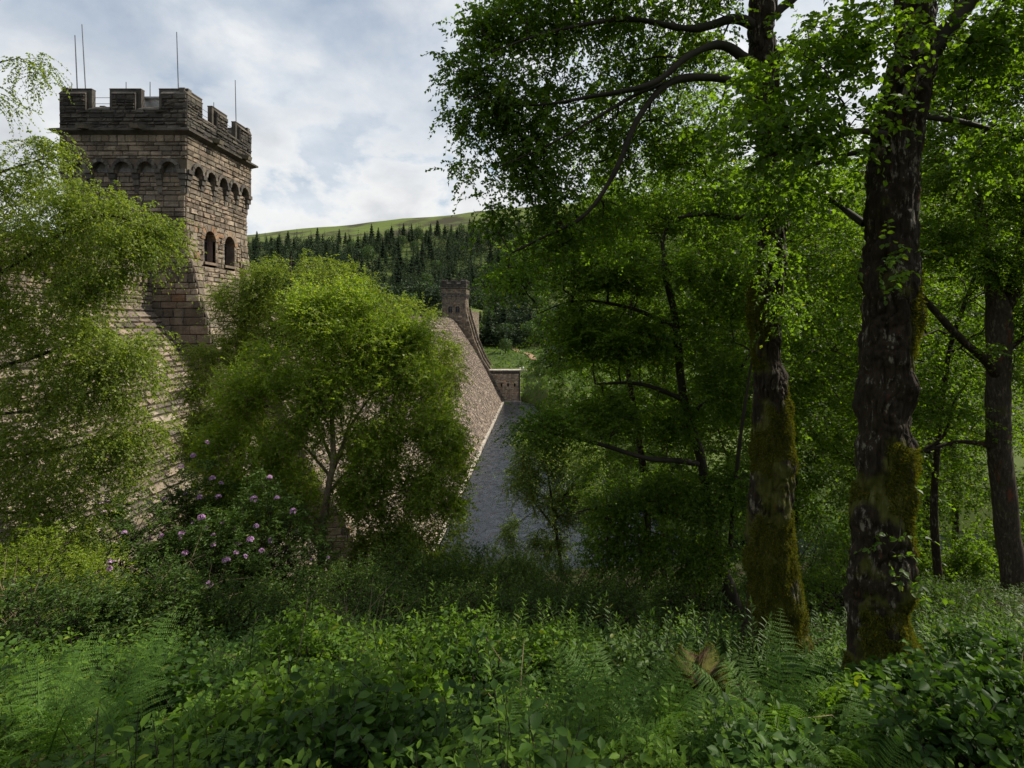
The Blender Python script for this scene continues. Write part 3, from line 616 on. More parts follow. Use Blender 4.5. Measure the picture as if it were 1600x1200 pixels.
def grow(seed_pts, seed_r, targets, step, up=.15, wob=.12, tipr=.004, pw=.45, rng=RNG):
    """greedy branching skeleton: each target is joined to the nearest branch; returns edges and terminals"""
    NP = [np.asarray(p, float) for p in seed_pts]; par = [-1]*len(NP); plen = [0.0]*len(NP); ns = len(NP)
    T = np.asarray(targets); arr = np.array(NP)
    d0 = np.min(np.linalg.norm(T[:, None]-arr[None, ::2], axis=2), axis=1); T = T[np.argsort(d0)]
    cap = len(NP)+len(T)*40; buf = np.zeros((cap, 3)); buf[:ns] = arr; pl = np.zeros(cap); cnt = ns; term = []
    for t in T:
        d = np.linalg.norm(buf[:cnt]-t, axis=1)+.22*pl[:cnt]+np.maximum(0, (buf[:cnt, 2]-t[2]))*.25
        i = int(np.argmin(d)); a = buf[i].copy(); L = np.linalg.norm(t-a)
        if L < step*.3: continue
        k = min(30, max(2, int(L/step)+1)); prev = i
        c = (a+t)/2+np.array([0, 0, up*L])+rng.normal(0, wob, 3)*L
        for q in range(1, k+1):
            s = q/k; p = (1-s)**2*a+2*s*(1-s)*c+s*s*t
            if q < k: p = p+rng.normal(0, .035, 3)*min(1, L)
            buf[cnt] = p; pl[cnt] = pl[prev]+L/k; par.append(prev); prev = cnt; cnt += 1
        term.append(prev)
    par = np.array(par); m = np.zeros(cnt); m[term] = 1
    for i in range(cnt-1, ns-1, -1):
        if m[i] == 0: m[i] = .5
        if par[i] >= 0: m[par[i]] += m[i]
    r = tipr*np.maximum(m, 1)**pw
    r[:ns] = seed_r; idx = np.arange(ns, cnt); pr = np.minimum(r[par[idx]], r[idx]*1.6); 
    rr = np.minimum(r[idx], pr)
    return buf[:cnt], par, idx, pr, rr, np.array(term)
def blob_pts(bl, rng=RNG, dens=1.0):
    out = []
    for (px, py, d, rx, ry, rd, n) in bl:
        n = max(2, int(n*dens))
        c = P(px, py, d); q = rand_dir(n, rng)*rng.random((n, 1))**.42; out.append(c+q*np.array([rx, rd, ry]))
    return np.concatenate(out)
def twigs(base, outd, K, m, tl, droop, flat, L, w, kind, rng=RNG, jit=.12, side=.8):
    """leafy sprays round each base point"""
    n = len(base); Bp = np.repeat(base, K, 0)+rng.normal(0, jit, (n*K, 3)); O = np.repeat(outd, K, 0)
    d = unit(O*.7+rand_dir(n*K, rng)*np.array([1, 1, flat])); ln = tl*rng.uniform(.5, 1.3, (n*K, 1))
    t = (np.arange(m)+.5)/m; t = t[None, :, None]+rng.uniform(-.04, .04, (n*K, m, 1))
    pos = Bp[:, None]+d[:, None]*ln[:, None]*t+np.array([0, 0, -1.])*droop*ln[:, None]*t**2
    td = unit(d[:, None]+np.array([0, 0, -2.])*droop*t)
    tip = Bp+d*ln+np.array([0, 0, -1.])*droop*ln; mid = Bp+d*ln*.5+np.array([0, 0, -1.])*droop*ln*.25
    up = np.array([0, 0, 1.]); sd = unit(np.cross(td, up)+1e-6); sg = np.where(np.arange(m) % 2 == 0, 1., -1.)[None, :, None]
    D = unit(td*.55+sd*sg*side+rng.normal(0, .38, td.shape)+np.array([0, 0, -.35*(.4+droop)])).reshape(-1, 3)
    U = unit(up*(1.0 if flat < .8 else .5)+rng.normal(0, .55 if flat < .8 else .8, D.shape))
    Ls = L*rng.uniform(.6, 1.25, len(D))
    return (pos.reshape(-1, 3), D, U, Ls, w, dict(kind=kind)), (Bp, mid, tip)
def seedline(pts, step):
    """pts (px,py,d,r) -> smoothed world polyline and radii"""
    q = np.array([[*P(a, b, c), r] for a, b, c, r in pts]); q = catmull(q, step); return q[:, :3], q[:, 3]
TREES = {}
def tree(label, name, cat, trunk, limbs, blobs, leaf, lm, bm, tm=None, group=None, K=10, m=14, tl=.35, droop=.35, flat=.45, w=.62, kind='r', step=.35, tipr=.005, ksides=12, world=False, twig_r=.0025, up=.15, inn=.4, dens=1.0, cull=None, trunk_fn=None, tw_draw=True):
    if world: tp = catmull(np.array(trunk, float), step); tr = tp[:, 3]; tp = tp[:, :3]
    else: tp, tr = seedline(trunk, step)
    loc = tp[0].copy(); root = empty(name, loc); tag(root, label, cat, group)
    if trunk_fn: trunk_fn(root, tp-loc, tr)
    else:
        ph = RNG.uniform(0, 50)
        def dsp(V, dirs, a): return (fbm(V*3+ph, 3, 3)*.10)*np.asarray(tr)[:, None]
        V, F = sweep(tp-loc, tr, ksides, dsp); c = np.zeros((len(V), 3)); c[:] = .3
        link('trunk', mesh('trunk', V, F, tm or bm, smooth=True, col=c), root)
    SP = [tp[len(tp)//3:]]; SR = [tr[len(tr)//3:]]; lb = MB()
    for li in limbs:
        q, r = (catmull(np.array(li, float), step)[:, :3], catmull(np.array(li, float), step)[:, 3]) if world else seedline(li, step*.6)
        V, F = sweep(q-loc, np.maximum(r, .004), 8, lambda V, dirs, a, r=r: fbm(V*5, 2, 5)*.16*np.asarray(r)[:, None]); lb.add(V, F, .5, (.3, .3, .3)); SP.append(q); SR.append(r)
    SP = np.concatenate(SP); SR = np.concatenate(SR)
    if isinstance(blobs, np.ndarray): T = blobs
    else:
        T = blob_pts(blobs, dens=dens); T = T[fbm(T/cull, 2, 77) > -.38] if cull else T
    buf, par, idx, ra, rb, term = grow(SP, SR, T, step, tipr=tipr, up=up)
    V, F = cones(buf[par[idx]]-loc, buf[idx]-loc, np.minimum(ra, .16), np.minimum(rb, .16), 5); lb.add(V, F, .5, (.25, .25, .25))
    tb = buf[term]; od = unit(buf[term]-buf[par[term]])
    lf, (b0, b1, b2) = twigs(tb, od, K, m, tl, droop, flat, leaf, w, kind)
    parts = [(lf[0]-loc, *lf[1:])]
    # sparser sprays on the branches behind the tips
    inner = buf[idx[RNG.random(len(idx)) < inn]]
    if len(inner):
        lf2, (c0, c1, c2) = twigs(inner, rand_dir(len(inner)), max(2, K//3), m, tl*.9, droop, flat, leaf, w, kind); parts.append((lf2[0]-loc, *lf2[1:]))
    if tw_draw:
        for a_, b_ in ((b0, b1), (b1, b2)):
            V, F = cones(a_-loc, b_-loc, np.full(len(a_), twig_r), np.full(len(a_), twig_r*.7), 3); lb.add(V, F, .5, (.2, .2, .2))
    lb.build('branches', [bm], root, smooth=True)
    leaf_mesh('crown', lm, parts, root)
    return root
def auto_tree(label, name, x, y, h, cr, n, leaf, lm, bm, group=None, cb=.35, r=.14, cat='tree', asym=(0, 0), **k):
    z = float(H(x, y)); tw = RNG.normal(0, .3, (4, 2))
    tr = [(x, y, z-.2, r*1.3), (x+tw[0][0]*.3, y, z+h*.2, r), (x+tw[1][0]+asym[0]*.2, y+tw[1][1], z+h*.5, r*.7), (x+tw[2][0]+asym[0]*.4, y+tw[2][1], z+h*.75, r*.4), (x+tw[3][0]+asym[0]*.5, y, z+h*.95, r*.12)]
    q = rand_dir(n)*RNG.random((n, 1))**.4; zz = q[:, 2]
    T = np.stack([x+asym[0]+q[:, 0]*cr, y+asym[1]+q[:, 1]*cr, z+h*(cb+1)/2+zz*h*(1-cb)/2], -1)
    keep = n2d(T[:, 0]*1.0+T[:, 2]*.7, T[:, 1]+T[:, 2], cr*.6, int(x*7+y) % 97) > -.35; T = T[keep]
    return tree(label, name, cat, tr, [], T, leaf, lm, bm, group=group, world=True, **k)
def bush(label, name, cat, x, y, rx, ry, hh, n, leaf, lm, group=None, z=None, K=7, m=8, tl=.3, w=.42, kind='r', droop=.1, flat=1.0, stems=True, dome=.45, shell=.5, side=.8, bm=None, jit=.08):
    z = float(H(x, y)) if z is None else z
    root = empty(name, (x, y, z)); tag(root, label, cat, group)
    q = rand_dir(n); q[:, 2] = np.abs(q[:, 2]); q = q*(shell+(1-shell)*RNG.random((n, 1))**.5); lump = 1+.30*vnoise(q*2.2+x*3.1+y, 3)
    T = q*lump[:, None]*np.array([rx, ry, hh])
    T[:, 2] += .05+(H(x+T[:, 0], y+T[:, 1])-z)
    lf, (b0, b1, b2) = twigs(T, unit(q+np.array([0, 0, .6])), K, m, tl, droop, flat, leaf, w, kind, side=side, jit=jit)
    mb = MB(); k = min(n, 60); sel = RNG.choice(n, k, False); A = np.stack([RNG.normal(0, .12*rx, k), RNG.normal(0, .12*ry, k), np.full(k, -.1)], -1); A[:, 2] += H(x+A[:, 0], y+A[:, 1])-z
    Mid = (A+T[sel])/2+RNG.normal(0, .12, (k, 3))*rx
    for a_, b_, r0, r1 in ((A, Mid, .02, .013), (Mid, T[sel], .013, .006)): V, F = cones(a_, b_, np.full(k, r0), np.full(k, r1), 5); mb.add(V, F, .5, (.2, .2, .2))
    for a_, b_ in ((b0, b1), (b1, b2)): V, F = cones(a_, b_, np.full(len(a_), .003), np.full(len(a_), .0015), 3); mb.add(V, F, .5, (.2, .2, .2))
    mb.build('stems', [bm or M['bark_twig']], root); leaf_mesh('foliage', lm, [lf], root)
    return root, T
# mossy trunk with lumps, furrows and moss tufts
def mossy(seed, mossy_amt, lumps, root_flare=True):
    def fn(root, tp, tr):
        s = catmull(np.concatenate([tp, tr[:, None]], 1), .022); p = s[:, :3]; r = s[:, 3]
        p = p+np.stack([vnoise(np.stack([p[:, 2]*1.3, 0*p[:, 2]+seed, 0*p[:, 2]], -1), 2)*.02, 0*p[:, 2], 0*p[:, 2]], -1)
        def dsp(V, dirs, a):
            q = V.copy(); q[..., 2] *= .35
            d = fbm(q*7+seed, 4, seed)*.030+np.abs(vnoise(q*13+seed, seed+5))*.022+fbm(V*3.2+seed, 3, seed+9)*.045
            q2 = V.copy()*np.array([15., 15., 3.2])+vnoise(V*4, 3)[..., None]*1.2; d = d-.028*np.clip(1-np.abs(vnoise(q2, seed+2))*3.2, 0, 1)-.012*np.clip(1-np.abs(vnoise(q2*2.1, seed+4))*3, 0, 1)
            for (h, ang, rad, amp) in lumps:
                da = np.angle(np.exp(1j*(a[None, :]-ang))); d = d+amp*np.exp(-((V[..., 2]-h)**2/rad**2+da**2/.5))
            if root_flare: d = d+np.exp(-np.clip(V[..., 2], 0, 9)/.28)*(.06+.10*np.clip(np.cos(a*4+seed), -.3, 1))[None, :]
            return d
        V, F = sweep(p, r, 150, dsp)
        mk = fbm(V*1.7+seed*3.3, 3, seed+21)*.5+.5+mossy_amt-.10*np.clip(V[:, 2]-1.5, 0, 9)
        link('trunk', mesh('trunk', V, F, M['bark_moss'], smooth=True, col=np.clip(np.stack([mk]*3, -1), 0, 1)), root)
        sel = np.where((mk > .58) & (V[:, 1] < np.interp(V[:, 2], p[:, 2], p[:, 1])+.25))[0]
        n = min(len(sel)*3, 130000); sel = RNG.choice(sel, n); cx = np.stack([np.interp(V[sel, 2], p[:, 2], p[:, 0]), np.interp(V[sel, 2], p[:, 2], p[:, 1]), V[sel, 2]], -1)
        o = unit(V[sel]-cx); D = unit(o*.7+np.array([0, 0, -.35])+RNG.normal(0, .45, o.shape)); pos = V[sel]+RNG.normal(0, .008, o.shape)
        leaf_mesh('moss', M['moss'], [(pos, D, unit(o+rand_dir(n)*.6), RNG.uniform(.014, .042, n), .3)], root)
    return fn

# ================================================================ the trees
GW = 'broadleaf trees in the wood on the right'
tree('stout trunk thickly wrapped in green moss with long limbs arching left over the valley', 'mossy_tree', 'tree',
     [(1214, 1040, 8, .46), (1210, 930, 8, .35), (1203, 800, 8, .30), (1206, 650, 8, .25), (1198, 540, 8, .205), (1204, 400, 8, .195), (1206, 200, 8, .19), (1192, 40, 8, .18), (1190, -200, 8, .13), (1170, -420, 8, .06)],
     [[(1200, 175, 8, .09), (1165, 138, 7.9, .065), (1120, 122, 7.8, .055), (1050, 128, 7.5, .048), (1000, 180, 7.3, .040), (960, 270, 7.1, .034), (915, 335, 7, .028), (860, 365, 7, .02), (800, 395, 7, .012)],
      [(1196, 115, 8, .10), (1165, 92, 7.9, .075), (1125, 70, 7.8, .06), (1075, 88, 7.5, .042), (1020, 130, 7.3, .04), (930, 150, 7.1, .025), (820, 165, 7, .012), (730, 150, 7, .006)],
      [(1192, 50, 8, .08), (1150, 30, 7.9, .07), (1080, 45, 7.6, .05), (980, 30, 7.3, .035), (860, 50, 7, .02), (770, 80, 6.9, .008)],
      [(1190, -60, 8, .08), (1100, -60, 7.7, .06), (950, -40, 7.3, .04), (800, -20, 7, .015)],
      [(1040, 130, 7.5, .03), (990, 150, 7.3, .024), (930, 185, 7.1, .018), (850, 230, 6.9, .012), (780, 260, 6.8, .006)],
      [(1204, 325, 8, .06), (1160, 340, 8, .045), (1100, 335, 7.8, .03), (1060, 340, 7.7, .02)],
      [(1200, 30, 8, .07), (1260, -20, 8, .05), (1330, -80, 8, .03)]],
     [(760, 50, 7.3, .30, .35, .4, 20), (840, 40, 7.5, .75, .55, .6, 50), (960, 30, 7.7, .8, .6, .7, 50), (1090, 30, 8.1, .8, .5, .7, 44), (1080, 90, 8.5, .7, .4, .5, 26), (1000, 110, 8.2, .6, .4, .5, 24), (1070, 240, 8.3, .6, .4, .5, 24), (960, 230, 8.0, .6, .4, .5, 24),
      (722, 120, 7.2, .25, .3, .3, 14), (790, 160, 7.3, .55, .55, .5, 50), (900, 160, 7.6, .75, .5, .6, 50), (1030, 200, 7.9, .55, .3, .4, 20),
      (755, 250, 7.2, .32, .35, .35, 22), (840, 260, 7.3, .55, .5, .5, 42), (770, 330, 7.2, .28, .28, .3, 18), (870, 350, 7.4, .5, .35, .45, 26), (960, 340, 7.6, .4, .3, .4, 14),
      (1130, 200, 7.9, .4, .4, .4, 10), (1120, 320, 7.9, .4, .25, .4, 14), (1270, 80, 8.2, .6, .4, .5, 16), (850, -40, 7.3, 1.0, .5, .7, 40), (1050, -90, 7.8, 1.2, .6, .8, 36), (1250, -150, 8, 1.2, .9, 1.2, 30),
      (720, 190, 7.1, .12, .1, .2, 4), (1212, 300, 7.3, .28, .25, .2, 10), (1195, 400, 7.3, .22, .25, .2, 8), (1225, 480, 7.4, .2, .15, .2, 5), (800, 410, 7.2, .3, .18, .3, 10)],
     .054, M['leaf_beech'], M['bark_twig'], group=GW, dens=1.5, cull=.4, K=7, m=12, tl=.26, droop=.55, flat=.8, w=.66, kind='r', step=.16, tipr=.0032, trunk_fn=mossy(3, .28, [(2.2, 4.6, .14, .06), (3.0, 5.2, .16, .07), (3.9, 4.4, .15, .05), (1.4, 5.6, .25, .06), (.7, 4.2, .3, .06), (4.5, 4.9, .1, .06)]), twig_r=.0016)
tree('biggest nearest trunk, very dark with pale bark patches and a moss collar', 'mossy_tree', 'tree',
     [(1372, 1150, 5.6, .42), (1376, 1000, 5.6, .29), (1378, 850, 5.6, .265), (1380, 700, 5.6, .255), (1388, 550, 5.6, .24), (1390, 420, 5.6, .225), (1396, 300, 5.6, .215), (1412, 150, 5.6, .205), (1428, 60, 5.6, .19), (1422, -60, 5.6, .14), (1410, -260, 5.6, .1), (1400, -500, 5.6, .05)],
     [[(1432, 110, 5.6, .13), (1462, 70, 5.6, .10), (1492, 30, 5.6, .085), (1530, -20, 5.6, .075), (1600, -120, 5.6, .05), (1700, -250, 5.5, .03)],
      [(1396, 215, 5.6, .05), (1340, 205, 5.3, .03), (1270, 225, 5.1, .02), (1190, 240, 5, .01)],
      [(1384, 235, 5.6, .05), (1330, 240, 5.8, .03), (1250, 265, 6, .02), (1180, 300, 6, .01)],
      [(1430, 180, 5.6, .04), (1500, 190, 5.8, .03), (1560, 205, 6, .025), (1620, 215, 6, .02)],
      [(1350, 350, 5.8, .04), (1310, 320, 6.2, .03), (1280, 300, 6.6, .02)],
      [(1425, -80, 5.6, .08), (1300, -160, 5, .05), (1150, -220, 4.6, .03)],
      [(1420, -120, 5.6, .08), (1560, -260, 5, .05), (1750, -350, 4.6, .03)]],
     [(1290, 90, 5.2, .5, .35, .5, 26), (1370, 40, 5.0, .4, .3, .3, 12), (1230, 210, 4.9, .45, .25, .4, 26), (1330, 190, 4.9, .3, .2, .3, 10), (1180, 150, 5.3, .35, .3, .4, 14), (1500, 100, 5.6, .45, .4, .4, 26), (1560, 30, 5.6, .4, .4, .4, 24),
      (1560, 230, 5.8, .35, .3, .4, 20), (1200, 300, 5.9, .4, .25, .4, 18), (1300, 290, 6.2, .35, .25, .3, 14), (1150, -150, 4.8, .9, .5, .8, 30), (1400, -250, 5, 1.2, .7, 1, 40), (1700, -250, 5, 1.3, .9, 1.3, 60), (1750, 50, 5.3, .6, .6, .6, 20),
      (1390, 420, 5.15, .12, .12, .1, 2), (1405, 900, 5.15, .2, .4, .1, 2)],
     .058, M['leaf_beech'], M['bark_twig'], group=GW, dens=1.2, K=6, m=8, tl=.24, droop=.4, flat=.6, w=.72, kind='l', step=.15, tipr=.0032, trunk_fn=mossy(11, .02, [(2.55, 4.4, .12, .03), (3.2, 5.6, .15, .03), (3.9, 5.8, .12, .025), (4.9, 4.7, .2, .03), (1.3, 5.3, .3, .04), (2.15, 4.7, .08, .05)]), twig_r=.0016)
tree('slender forked dark tree at the right edge with a bare limb reaching left', 'woodland_tree', 'tree',
     [(1592, 960, 14, .32), (1583, 900, 14, .27), (1572, 800, 14, .26), (1561, 690, 14, .26), (1560, 600, 14, .255), (1562, 500, 14, .27), (1554, 460, 14, .2), (1544, 410, 14, .15), (1530, 330, 14, .12), (1510, 230, 14, .1), (1500, 100, 14, .07), (1490, -60, 14, .03)],
     [[(1562, 490, 14, .2), (1580, 460, 14, .17), (1592, 410, 14, .14), (1612, 330, 14, .11), (1640, 200, 14, .07), (1650, 50, 14, .03)],
      [(1560, 600, 14, .13), (1546, 570, 13.8, .11), (1500, 528, 13.6, .095), (1460, 485, 13.4, .08), (1432, 455, 13.2, .06), (1405, 430, 13, .03)],
      [(1562, 560, 14, .06), (1610, 520, 14, .05), (1680, 480, 14, .03)],
      [(1565, 700, 14, .08), (1500, 690, 14, .05), (1440, 705, 14, .045), (1415, 690, 14.1, .035)],
      [(1440, 705, 14, .04), (1475, 680, 14, .035), (1490, 630, 14, .03), (1510, 600, 14, .015)]],
     [(1500, 130, 13.6, 1.3, 1.2, 1.2, 60), (1470, 260, 13.6, 1.2, .9, 1.2, 45), (1590, 280, 13.8, 1.0, 1.2, 1, 45), (1600, 100, 14, 1.2, 1.2, 1.2, 50), (1470, 380, 13.5, 1.0, .7, 1, 35), (1580, 400, 13.6, .8, .6, .8, 22), (1640, 500, 14, 1, 1, 1, 30), (1460, 640, 14, .7, .5, .8, 16), (1480, -40, 14, 1.8, 1, 1.5, 40)],
     .075, M['leaf_woods'], M['bark_dark'], tm=M['bark_mid'], group=GW, dens=1.3, K=12, m=12, tl=.55, droop=.3, flat=.4, w=.68, kind='r', step=.3, tipr=.005, ksides=18)
tree('leafy dark beech whose low boughs reach out left over the pool', 'beech_tree', 'tree',
     [(1150, 960, 12.5, .2), (1118, 850, 12.4, .13), (1096, 720, 12.3, .11), (1068, 620, 12.2, .095), (1055, 500, 12, .08), (1040, 430, 12, .07), (1035, 380, 12, .04)],
     [[(1090, 725, 12.2, .07), (1060, 720, 11.9, .06), (1010, 716, 11.4, .05), (950, 698, 11.1, .04), (880, 680, 11, .025), (810, 672, 10.9, .01)],
      [(1072, 625, 12, .06), (1000, 600, 12, .04), (930, 600, 12, .02)],
      [(1055, 510, 12, .06), (980, 480, 12, .04), (900, 470, 12, .02), (840, 490, 12, .01)],
      [(1110, 820, 12.3, .07), (1040, 800, 12, .045), (960, 790, 12, .03), (900, 800, 12, .015)],
      [(1090, 640, 12, .06), (1140, 600, 11.8, .04), (1180, 540, 11.6, .02)],
      [(1140, 860, 12, .05), (1155, 700, 11, .04), (1175, 560, 10.6, .02)]],
     [(865, 665, 11.3, .9, .28, .8, 46), (950, 650, 11.7, .9, .4, .9, 60), (1040, 660, 12, .8, .45, .8, 40), (905, 515, 12, .7, .6, .8, 40), (960, 530, 12, 1, .6, 1, 60), (1060, 520, 12, .9, .6, .9, 46), (915, 430, 12, .8, .5, .9, 40), (1010, 420, 12, 1, .6, 1, 50), (800, 440, 12, .5, .35, .5, 16), (1120, 420, 12, .9, .7, .9, 40),
      (1140, 600, 11.7, .7, .7, .7, 40), (1000, 770, 12, .8, .3, 1, 26), (1070, 770, 12, 1, .5, 1, 44), (1000, 850, 12, .8, .4, .9, 30), (955, 790, 12.2, .6, .3, .8, 22), (940, 850, 12.4, .5, .3, .8, 16), (1090, 860, 12, .9, .5, .9, 40), (1150, 760, 11.6, .5, .6, .5, 24), (1000, 330, 12.5, 1.1, .7, 1, 40), (1110, 320, 12.5, 1.1, .8, 1, 44), (900, 370, 12.5, .9, .5, .8, 30), (830, 400, 12.5, .7, .4, .8, 20), (1150, 480, 12, .7, .8, .8, 30)],
     .062, M['leaf_woods'], M['bark_twig'], group=GW, dens=1.5, cull=.7, K=9, m=13, tl=.42, droop=.25, flat=.3, w=.68, kind='r', step=.25, tipr=.0045)
wood = [(8.2, 21, 20, 4.6, 'tall bright leaved tree seen between the two mossy trunks'), (4.6, 25, 24, 4.8, 'backlit leafy tree standing behind the dark beech'), (13.5, 23, 19.5, 4.8, 'sunlit tree filling the gap right of the nearest trunk'),
        (18.5, 27, 24, 5.2, 'tall sunlit tree behind the forked trunk at the right edge'), (14.5, 32, 26, 5.4, 'farther bright tree crown low between the dark trunks'), (7.5, 34, 29, 6, 'deeper woodland tree behind the moss wrapped trunk'), (25, 34, 30, 6.5, 'outer woodland tree half cut off by the right edge of the photo'),
        (11.0, 15.5, 13, 2.8, 'slim young tree right behind the nearest trunk'), (27, 44, 26, 6.0, 'distant valley tree seen through the gap right of the nearest trunk'), (30, 50, 32, 8, 'distant valley tree behind the forked trunk')]
for q, (x, y, h, cr, lb) in enumerate(wood):
    auto_tree(lb, 'woodland_tree', x, y, h, cr, int(430 if cr > 3 else 230), (.17 if y > 30 else .125) if y > 20 else .09, M['leaf_woods'], M['bark_dark'], group=GW, cb=.12 if y > 20 else .25, r=.17 if y > 20 else .09, K=11, m=11, tl=.95 if y > 20 else .55, droop=.25, flat=.35, w=.68, step=.5, tipr=.008, twig_r=.004)
# unseen tree added just right of the frame to shade the slope
for (x, y, h, cr, lb) in ((13, 3.5, 15, 4.5, 'unseen shade tree added outside the right edge of the photo'),):
    auto_tree(lb, 'woodland_tree', x, y, h, cr, 260, .13, M['leaf_woods'], M['bark_dark'], group=GW, cb=.35, r=.22, K=6, m=10, tl=.8, droop=.25, flat=.35, w=.7, step=.5, tipr=.008)
# left hand birch
tree('drooping birch at the left edge whose branches hang across the foot of the big tower', 'birch_tree', 'tree',
     [(-150, 1030, 13, .2), (-130, 800, 13, .17), (-110, 550, 13, .14), (-90, 300, 13, .1), (-60, 80, 13, .05), (-40, -60, 13, .015)],
     [[(-125, 740, 13, .08), (-60, 720, 12.8, .06), (20, 712, 12.5, .045), (100, 700, 12.4, .03), (190, 680, 12.3, .015)],
      [(-120, 640, 13, .08), (-40, 590, 12.8, .06), (40, 562, 12.6, .045), (110, 548, 12.4, .03), (200, 590, 12.3, .012)],
      [(-100, 440, 13, .07), (-30, 440, 12.8, .05), (60, 390, 12.6, .035), (130, 345, 12.5, .028), (180, 338, 12.4, .02), (240, 360, 12.3, .01)],
      [(-100, 350, 13, .06), (-20, 280, 12.8, .035), (60, 250, 12.7, .015)],
      [(-80, 200, 13, .05), (-20, 110, 12.9, .025), (30, 90, 12.9, .01)],
      [(-120, 780, 13, .06), (0, 800, 12.6, .04), (80, 800, 12.3, .02)],
      [(-60, 650, 12.6, .04), (60, 640, 12.3, .03), (150, 610, 12.2, .015)]],
     [(35, 100, 12.9, .4, .35, .5, 4), (10, 150, 13, .35, .4, .4, 3), (20, 270, 12.8, .9, .7, .9, 34), (75, 235, 12.8, .4, .3, .4, 8), (150, 320, 12.5, .95, .45, .8, 44), (225, 365, 12.4, .65, .6, .7, 38), (60, 380, 12.7, 1.5, .9, 1.2, 70),
      (150, 440, 12.5, .8, .5, .9, 26), (40, 500, 12.7, 1.6, .9, 1.3, 64), (150, 540, 12.4, 1.2, .7, 1, 44), (60, 620, 12.6, 1.7, .8, 1.2, 56), (200, 600, 12.3, .9, .8, .8, 36), (235, 560, 12.3, .5, .6, .6, 14), (215, 680, 12.3, .6, .5, .6, 14), (50, 720, 12.4, 1.6, .8, 1.2, 54), (180, 710, 12.3, .8, .6, .8, 26), (60, 810, 12.2, 1.5, .7, 1.1, 44), (-140, 330, 13, 1.2, 1.6, 1.4, 30), (-120, 600, 13, 1.4, 2, 1.4, 40)],
     .060, M['leaf_birch'], M['bark_twig'], tm=M['bark_birch'], group='trees in front of the dam', dens=1.5, cull=.6, K=9, m=16, tl=.55, droop=.75, flat=.9, w=.62, step=.25, tipr=.0035, twig_r=.002)
tree('bright fresh green birch with pale trunk standing in front of the dam face', 'birch_tree', 'tree',
     [(500, 905, 20, .17), (503, 850, 19.6, .13), (508, 800, 19.2, .12), (515, 750, 19, .11), (521, 720, 19, .10), (519, 650, 19.2, .07), (522, 580, 20, .06), (530, 510, 20, .02)],
     [[(521, 730, 20, .10), (535, 700, 19.8, .08), (545, 670, 19.7, .05), (585, 610, 19.5, .02)], [(514, 770, 20, .07), (545, 735, 19.8, .06), (590, 700, 19.6, .045), (650, 668, 19.4, .03), (710, 640, 19.2, .01)],
      [(519, 720, 20, .07), (490, 650, 20, .05), (470, 590, 20, .03), (455, 530, 20, .01)], [(517, 745, 20, .06), (470, 690, 19.6, .04), (420, 630, 19.4, .015)], [(508, 810, 20, .06), (560, 790, 19.6, .045), (620, 770, 19.4, .03), (690, 760, 19.3, .01)], [(506, 820, 20, .06), (460, 780, 19.6, .04), (400, 750, 19.4, .02)]],
     [(480, 470, 20, 1.0, .6, 1.2, 24), (560, 470, 20.3, 1.0, .6, 1.2, 24), (640, 520, 20.3, .8, .7, 1.2, 22), (490, 500, 20, .9, .6, 1.2, 24), (540, 520, 20, 1.3, .8, 1.6, 36), (600, 540, 20, 1.1, .9, 1.6, 30), (440, 580, 19.8, 1.2, 1.1, 1.4, 40), (530, 600, 19.4, 1.6, 1.1, 1.2, 50), (630, 590, 19.8, 1.3, 1.1, 1.6, 44), (685, 650, 19.6, .9, 1.1, 1.3, 34), (600, 680, 19.3, 1.5, .9, 1.3, 40), (700, 715, 19.5, .8, .8, 1.2, 26), (450, 680, 19.4, 1.2, .8, 1.3, 30), (640, 770, 19.4, 1.5, .8, 1.2, 44), (705, 790, 19.5, .5, .6, .8, 16), (560, 780, 19.2, 1.1, .6, 1.1, 24), (400, 740, 19.2, 1.2, .8, 1.2, 40), (345, 780, 19, 1.0, .8, 1.2, 34), (440, 800, 19, 1, .6, 1.2, 26), (620, 845, 19.5, 1.5, .45, 1, 30), (700, 850, 19.5, .6, .4, 1, 12), (380, 620, 20, 1.0, 1.0, 1.2, 34), (350, 700, 19.5, .8, .8, 1.2, 26), (570, 710, 20.8, 1.2, .9, .8, 20), (500, 640, 18.6, .9, .8, .4, 16), (570, 740, 18.6, .8, .6, .4, 10), (450, 740, 18.6, .8, .5, .4, 10), (460, 760, 21, 1.2, .6, .8, 16), (330, 840, 18.6, 1.0, .5, 1, 18)],
     .088, M['leaf_bright'], M['bark_birch'], tm=M['bark_birch'], group='trees in front of the dam', dens=2.1, cull=.8, K=9, m=15, tl=.75, droop=.1, flat=1.3, w=.66, step=.35, tipr=.0045, twig_r=.003, up=.3)
